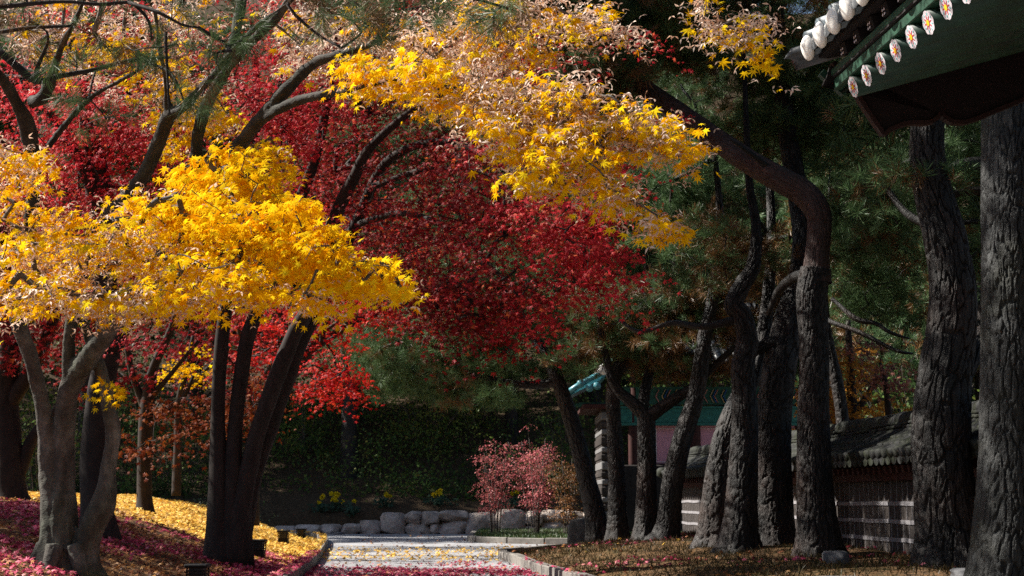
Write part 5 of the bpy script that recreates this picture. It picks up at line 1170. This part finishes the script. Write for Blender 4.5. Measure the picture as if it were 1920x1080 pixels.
def flower(mb, c, n, up, r):
    """eight white petals with red rays, teal tips and a yellow heart, built up in thin layers"""
    s = np.cross(n, up); s /= np.linalg.norm(s); up = np.cross(s, n)
    def pt(a, q, l): return c+n*l+(s*math.sin(a)+up*math.cos(a))*q
    th = np.linspace(0, 2*np.pi, 64, endpoint=False); rr = r*(.90+.10*np.abs(np.cos(4*th)))
    mb.add([c+n*.002]+[pt(a, q, .002) for a, q in zip(th, rr)], np.array([[0, i+1, (i+1) % 64+1] for i in range(64)]), 0)
    for k in range(8):
        a = k*math.pi/4
        mb.add([pt(a-.5, r*.16, .0035), pt(a-.11, r*.52, .0035), pt(a, r*.66, .0035), pt(a+.11, r*.52, .0035), pt(a+.5, r*.16, .0035)], [[0, 1, 2, 3, 4]], 1)
        b = a+math.pi/8
        mb.add([pt(b-.10, r*.60, .0035), pt(b-.07, r*.80, .0035), pt(b+.07, r*.80, .0035), pt(b+.10, r*.60, .0035)], [[0, 1, 2, 3]], 3)
    mb.add([c+n*.005]+[pt(a, r*.25, .005) for a in th[::4]], np.array([[0, i+1, (i+1) % 16+1] for i in range(16)]), 2)
NR, SPC, RR = 26, .255, .070
for k in range(NR):
    u = -k*SPC
    ra = MB(); rd = v_+w_*SLOPE; rd = rd/np.linalg.norm(rd); a = lp(u, 0, 0); b = a+rd*4.6
    tube(ra, [a, b], [RR, RR*1.05], 20, 1., seed=k); r_ = ra.build('rafter', M_GRN, gate, True)
    if k < 12:
        fl = MB(); flower(fl, a, -rd, w_, RR*1.02); fl.build('painted_flower', [M_PW, M_PR, M_PY, M_PT], r_)
U0, U1 = .32, -NR*SPC
m = MB(); 
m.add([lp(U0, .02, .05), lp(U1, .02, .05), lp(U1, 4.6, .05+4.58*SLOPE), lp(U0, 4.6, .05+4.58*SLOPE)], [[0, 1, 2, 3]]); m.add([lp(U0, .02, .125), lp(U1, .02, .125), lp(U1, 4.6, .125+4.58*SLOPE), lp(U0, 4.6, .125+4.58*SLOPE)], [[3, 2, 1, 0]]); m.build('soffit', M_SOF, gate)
m = MB(); beam(m, lp(U0, .02, .108), lp(U1, .02, .108), .09, .075, bev=.006); m.build('eave_board', M_GRNL, gate)
m = MB(); beam(m, lp(U0, -.025, .157), lp(U1, -.025, .157), .03, .014); m.build('eave_strip', M_BLK, gate)
m = MB(); beam(m, lp(U0, -.015, .187), lp(U1, -.015, .187), .06, .044, bev=.005); m.build('eave_board', M_GRNL, gate)
for k in range(NR):                                            # flying rafters with little white marks
    u = -k*SPC-.02
    fr = MB(); a, b = lp(u, -.07, .248), lp(u, .6, .40); beam(fr, a, b, .095, .08, bev=.006); f_ = fr.build('flying_rafter', M_MAR, gate)
    if k < 10:
        mk = MB()
        for i in range(3):
            for j in (-1, 1):
                c_ = a-v_*.004+w_*(.030-.030*i)+d_*(.015*j+.006*(i % 2)); V = [c_+(d_*math.cos(t)*.011+w_*math.sin(t)*.009) for t in np.linspace(0, 6.283, 8, endpoint=False)]
                mk.add(V, [list(range(8))])
        mk.build('white_marks', M_PW, f_)
m = MB(); m.add([lp(U0, -.06, .290), lp(U1, -.06, .290), lp(U1, .6, .445), lp(U0, .6, .445)], [[0, 1, 2, 3]]); m.build('flying_soffit', M_MAR, gate)
m = MB(); beam(m, lp(U0, -.085, .312), lp(U1, -.085, .312), .07, .04); m.build('tile_batten', M_MAR, gate)
# tiles
TS = .27; ts = []
m = MB(); m.add([lp(U0+.1, -.14, .335), lp(U1, -.14, .335), lp(U1, 2.2, 1.18), lp(U0+.1, 2.2, 1.18), lp(U1, 4.6, 2.3), lp(U0+.1, 4.6, 2.3)], [[3, 2, 1, 0], [5, 4, 2, 3]]); m.build('roof_bed', M_GTILE, gate)
for k in range(25):
    u = U0-.02-k*TS; m = MB()
    tube(m, [lp(u, -.19, .385), lp(u, .6, .72), lp(u, 1.4, 1.07), lp(u, 2.2, 1.34), lp(u, 3.4, 1.86), lp(u, 4.6, 2.4)], [.088, .09, .09, .09, .09, .09], 14, .6); ct = m.build('cover_tile', M_GTILE, gate, True)
    if k < 12:
        c_ = lp(u, -.192, .38); ax = unit(-v_-w_*.30); sd_ = d_; up_ = np.cross(sd_, ax); up_ = up_ if up_[2] > 0 else -up_
        m = MB(); R2 = []                                          # bulging plug of plaster, hand-shaped
        for i, (q, rs) in enumerate([(0, 1.0), (.015, 1.02), (.032, .95), (.046, .75), (.054, .42), (.057, .12)]):
            for t in np.linspace(0, 2*np.pi, 16, endpoint=False):
                j = 1+.03*math.sin(3*t+k)+.02*math.sin(5*t+2*k); R2.append(c_+ax*q+(sd_*math.cos(t)*.068+up_*(math.sin(t)*.082-.012-q*.6))*rs*j)
        m.add(R2, [ringfaces(6, 16), np.arange(80, 96)[None]]); m.build('plaster_end', M_PLAS, ct, True)
for k in range(25):                                            # pan tile lips between
    u = U0-.02-TS/2-k*TS; m = MB(); th = np.linspace(math.pi, 2*math.pi, 11); r = .125
    V = [lp(u+r*math.cos(t), -.195+dd*.05, .405+r*.8*math.sin(t)+dd*.02) for dd in (0, 1, 5) for t in th]
    m.add(V, [np.array([[j*11+i, j*11+i+1, (j+1)*11+i+1, (j+1)*11+i] for j in range(2) for i in range(10)]), np.arange(11)[None]]); m.build('pan_tile', M_ROOFT, gate, True)
m = MB(); a = lp(U0+.15, -.24, .33); tube(m, [a, a+unit(v_+w_*.33)*.5, a+unit(v_+w_*.33)*5], [.075, .08, .08], 16, .5, bump=.06); m.build('verge_tile', M_ROOFT, gate, True)
# gable wind board closing the far end
GP = lp(U0-.02, 0, 0)
out_px = [(1560, 118), (1592, 158), (1622, 205), (1655, 254), (1668, 244), (1688, 235), (1708, 231), (1730, 232), (1746, 229), (1756, 222), (1762, 213), (1770, 222), (1785, 230), (1806, 231), (1830, 224), (1860, 211), (1900, 195), (1960, 168), (2060, 128), (2300, 36)]
pl = [on_plane(a, b, GP, d_) for a, b in out_px]
topp = [lp(U0-.02, (np.dot(pl[-1]-GP, v_)), .13+SLOPE*np.dot(pl[-1]-GP, v_)), lp(U0-.02, -.10, .10)]
ring = pl+topp; n_ = len(ring)
m = MB(); m.add(ring+[p+d_*.045 for p in ring], [np.arange(n_)[None], np.arange(2*n_-1, n_-1, -1)[None], np.array([[i, n_+i, n_+(i+1) % n_, (i+1) % n_] for i in range(n_)])]); m.build('gable_board', M_MAR, gate)
m = MB()
for a, b in zip(pl[:-1], pl[1:]): beam(m, a-d_*.004, b-d_*.004, .055, .03)
m.build('board_trim', M_MTRIM, gate)
m = MB(); beam(m, lp(U0+.03, -.10, .20), lp(U0+.03, .06, .06), .05, .05); m.build('corner_bracket', M_GRN, gate)
# unseen far slope of the roof and body below it, added to block skylight
m = MB(); zr = 2.42; V = [lp(U0+.1, 4.6, zr-.12), lp(U1, 4.6, zr-.12), lp(U1, 9.4, .34), lp(U0+.1, 9.4, .34), lp(U1, 9.4, .26), lp(U0+.1, 9.4, .26), lp(U1, 4.6, zr-.5), lp(U0+.1, 4.6, zr-.5)]
m.add(V, [[0, 1, 2, 3], [3, 2, 4, 5], [5, 4, 6, 7]]); m.build('far_slope', M_GTILE, gate)
m = MB(); beam(m, lp(U0+.1, 4.6, zr+.12), lp(U1, 4.6, zr+.12), .3, .4, bev=.05); m.build('roof_ridge', M_GTILE, gate)
for u0_, u1_ in ((-.75, -2.85), (-3.15, -5.45)):
    m = MB(); a, b = lp(u0_, 2.3, 0), lp(u1_, 2.3, 0); beam(m, (a[0], a[1], a[2]*.5), (b[0], b[1], b[2]*.5), .09, a[2]); m.build('wall_panel', M_PINKW, gate)
# beam and columns that carry it, to the right of the frame
for u in (-.6, -3.0, -5.6):
    b = lp(u, 2.3, 0); m = MB(); tube(m, [(b[0], b[1], -.1), (b[0], b[1], b[2]+.45)], [.17, .16], 20, 1.); m.build('column', M_DKRED, gate, True)
m = MB(); beam(m, lp(-.2, 2.3, .48), lp(U1, 2.3, .48), .22, .26, bev=.02); m.build('purlin', M_GRN, gate)

# ================================================================== FALLEN LEAVES, GRASS, STONES
def litter(name, label, mat, spots, size, tm=T5, flat=.55):
    mb = MB()
    for x, Y in spots:
        on = (x > KL(Y)-.02) & (x < KR(Y)+.02) & (Y < 41)
        z = np.where(on, .006, hgt(x, Y)-.004); ke = (np.abs(x-KL(Y)+.07) < .09) | ((np.abs(x-KR(Y)-.07) < .09) & (Y < 24.6)); z = np.where(ke, .142, z)
        n = len(x); pos = np.column_stack([x, Y, z+.012+.022*rng.random(n)])
        nor = np.column_stack([rng.normal(0, flat, n), rng.normal(-.25, flat, n), np.ones(n)]); scatter(mb, tm, pos, rng.normal(size=(n, 3)), nor, size*(.6+.7*rng.random(n)))
    tag(mb.build(name, mat), label, 'leaves', kind='stuff')
def region(n, x0, x1, y0, y1, dens):
    x, Y = rng.uniform(x0, x1, n), rng.uniform(y0, y1, n); k = rng.random(n) < dens(x, Y); return x[k], Y[k]
def pn(x, Y, s, seed): return .5+.5*vnoise(np.stack([x*s, Y*s, 0*x], -1), seed)
dL = lambda x, Y: KL(Y)-x
L_CRI = leaf_mat('fallen crimson leaf', [(0, (.18, .018, .030)), (.4, (.44, .042, .095)), (.72, (.58, .085, .17)), (.9, (.66, .26, .28)), (1, (.60, .28, .10))], .15, 1, .3)
L_YEL = leaf_mat('fallen yellow leaf', [(0, (.36, .17, .04)), (.3, (.68, .38, .05)), (.75, (.80, .52, .09)), (1, (.78, .60, .26))], .15, 1, .2)
L_BRO = leaf_mat('fallen brown leaf', [(0, (.08, .03, .02)), (.35, (.20, .07, .03)), (.6, (.26, .10, .04)), (.8, (.38, .17, .05)), (.93, (.50, .26, .08)), (1, (.55, .34, .20))], .15, 1, .3)
litter('fallen_crimson_leaves', 'magenta-red fallen leaves strewn over the near path and bank', L_CRI, [
 region(20000, -3.2, 1.3, 13, 23.6, lambda x, Y: ((x > KL(Y)) & (x < KR(Y)))*smooth(23.0, 19.0, Y+2.5*(pn(x, Y, 1.2, 1)-.5))*(.25+.75*smooth(.3, .6, pn(x, Y, 2.2, 2)))),
 region(34000, -10, -2.2, 10, 22, lambda x, Y: (x < KL(Y)-.05)*smooth(.25, .5, pn(x, Y, .8, 3))*smooth(21.8, 19.5, Y)),
 region(5000, -3.9, -2.4, 16, 23.5, lambda x, Y: (x < KL(Y))*(dL(x, Y) < .9)),
 region(5000, -.4, 5, 14, 27, lambda x, Y: (x > KR(Y)+.05)*smooth(.48, .7, pn(x, Y, .9, 5))*.5)], .040)
litter('fallen_yellow_leaves', 'golden fallen leaves carpeting the sunlit bank and drifting over the far path', L_YEL, [
 region(36000, -13, -2.8, 18.6, 39, lambda x, Y: (x < KL(Y)-.02)*smooth(21.0, 22.8, Y+1.6*(pn(x, Y, .7, 6)-.5))),
 region(2800, -4.6, .4, 22.6, 31, lambda x, Y: ((x > KL(Y)) & (x < np.minimum(KR(Y), .6)))*smooth(22.2, 24, Y)*.55*smooth(31, 25.5, Y+(pn(x, Y, 1.5, 7)-.5)*3)),
 region(200, -.5, 5, 20, 29, lambda x, Y: (x > KR(Y))*.25)], .046)
litter('fallen_brown_leaves', 'tawny and orange fallen leaves over the shaded bank and under the pines', L_BRO, [
 region(28000, -11, -2.1, 6, 23, lambda x, Y: (x < KL(Y)-.05)*(.25+.6*smooth(.5, .25, pn(x, Y, .8, 3)))),
 region(5000, -.3, 6, 11, 29, lambda x, Y: (x > KR(Y)+.05)*(.02+.22*smooth(.5, .7, pn(x, Y, .7, 8)))),
 region(500, -4, 2, 16, 40, lambda x, Y: ((x > KL(Y)) & (x < KR(Y))))], .042)
# short grass and dry needles on the right bank, grass in the kerbed verge
mb = MB(); n = 20000; x = rng.uniform(-1, 6, n); Y = rng.uniform(32, 41, n)
q = np.interp(x, [v for _, v in ISL[3:]], [y for y, _ in ISL[3:]]); k = (Y > q+.12) & (x > -.9); x, Y = x[k], Y[k]
pos = np.column_stack([x, Y, .10+0*x]); scatter(mb, BLADE, pos, rng.normal(0, .35, pos.shape)+np.array([0, 0, 1]), rng.normal(0, .5, pos.shape)+np.array([0, -1, 0]), .06+.07*rng.random(len(x)))
tag(mb.build('verge_grass', M_GRS), 'short green grass inside the kerbed verge under the pink shrubs', 'grass', kind='stuff')
M_DRY = leaf_mat('dry grass', [(0, (.03, .027, .011)), (.5, (.06, .045, .018)), (.8, (.09, .055, .022)), (1, (.036, .045, .012))], .2, .8, .4)
mb = MB(); n = 30000; x = rng.uniform(-.2, 6, n); Y = rng.uniform(11, 30, n); k = (x > KR(Y)+.1); x, Y = x[k], Y[k]
pos = np.column_stack([x, Y, hgt(x, Y)-.015]); scatter(mb, BLADE, pos, rng.normal(0, .6, pos.shape)+np.array([0, 0, .7]), rng.normal(0, .5, pos.shape)+np.array([0, -1, 0]), .05+.06*rng.random(len(x)))
tag(mb.build('dry_grass', M_DRY), 'thin dry grass and fallen needles over the bank under the pines', 'grass', kind='stuff')
M_STN = plain('flat grey stone', (.09, .09, .095), .8, .35, 6, .5)
def rock(px, Y, w, d, h, label, mat=M_STN, name='stone'):
    p = at_ground(px, Y); V, F_ = boulder_mesh(w, h, d, int(px)); o = MB().add(V, F_).build(name, mat, None, True); o.location = (p[0], p[1], p[2]+h*.15); tag(o, label, 'stone')
rock(1570, 12.4, .55, .6, .07, 'flat grey stone half sunk in dry grass, left of the plated pine')
rock(1850, 12.6, .6, .5, .12, 'flat pale stone at the bottom edge, in front of the huge grey trunk')
rock(1095, 30.2, .7, .6, .9, 'dark upright boulder behind the foot of the left-leaning pine', plain('dark boulder', (.05, .045, .042), .9, .4, 6, .5))
rock(1566, 16, .3, .25, .18, 'small grey rock at the right foot of the bent pine')
rock(633, 40.3, .35, .3, .12, 'small pale stone lying in front of the left part of the boulder wall')
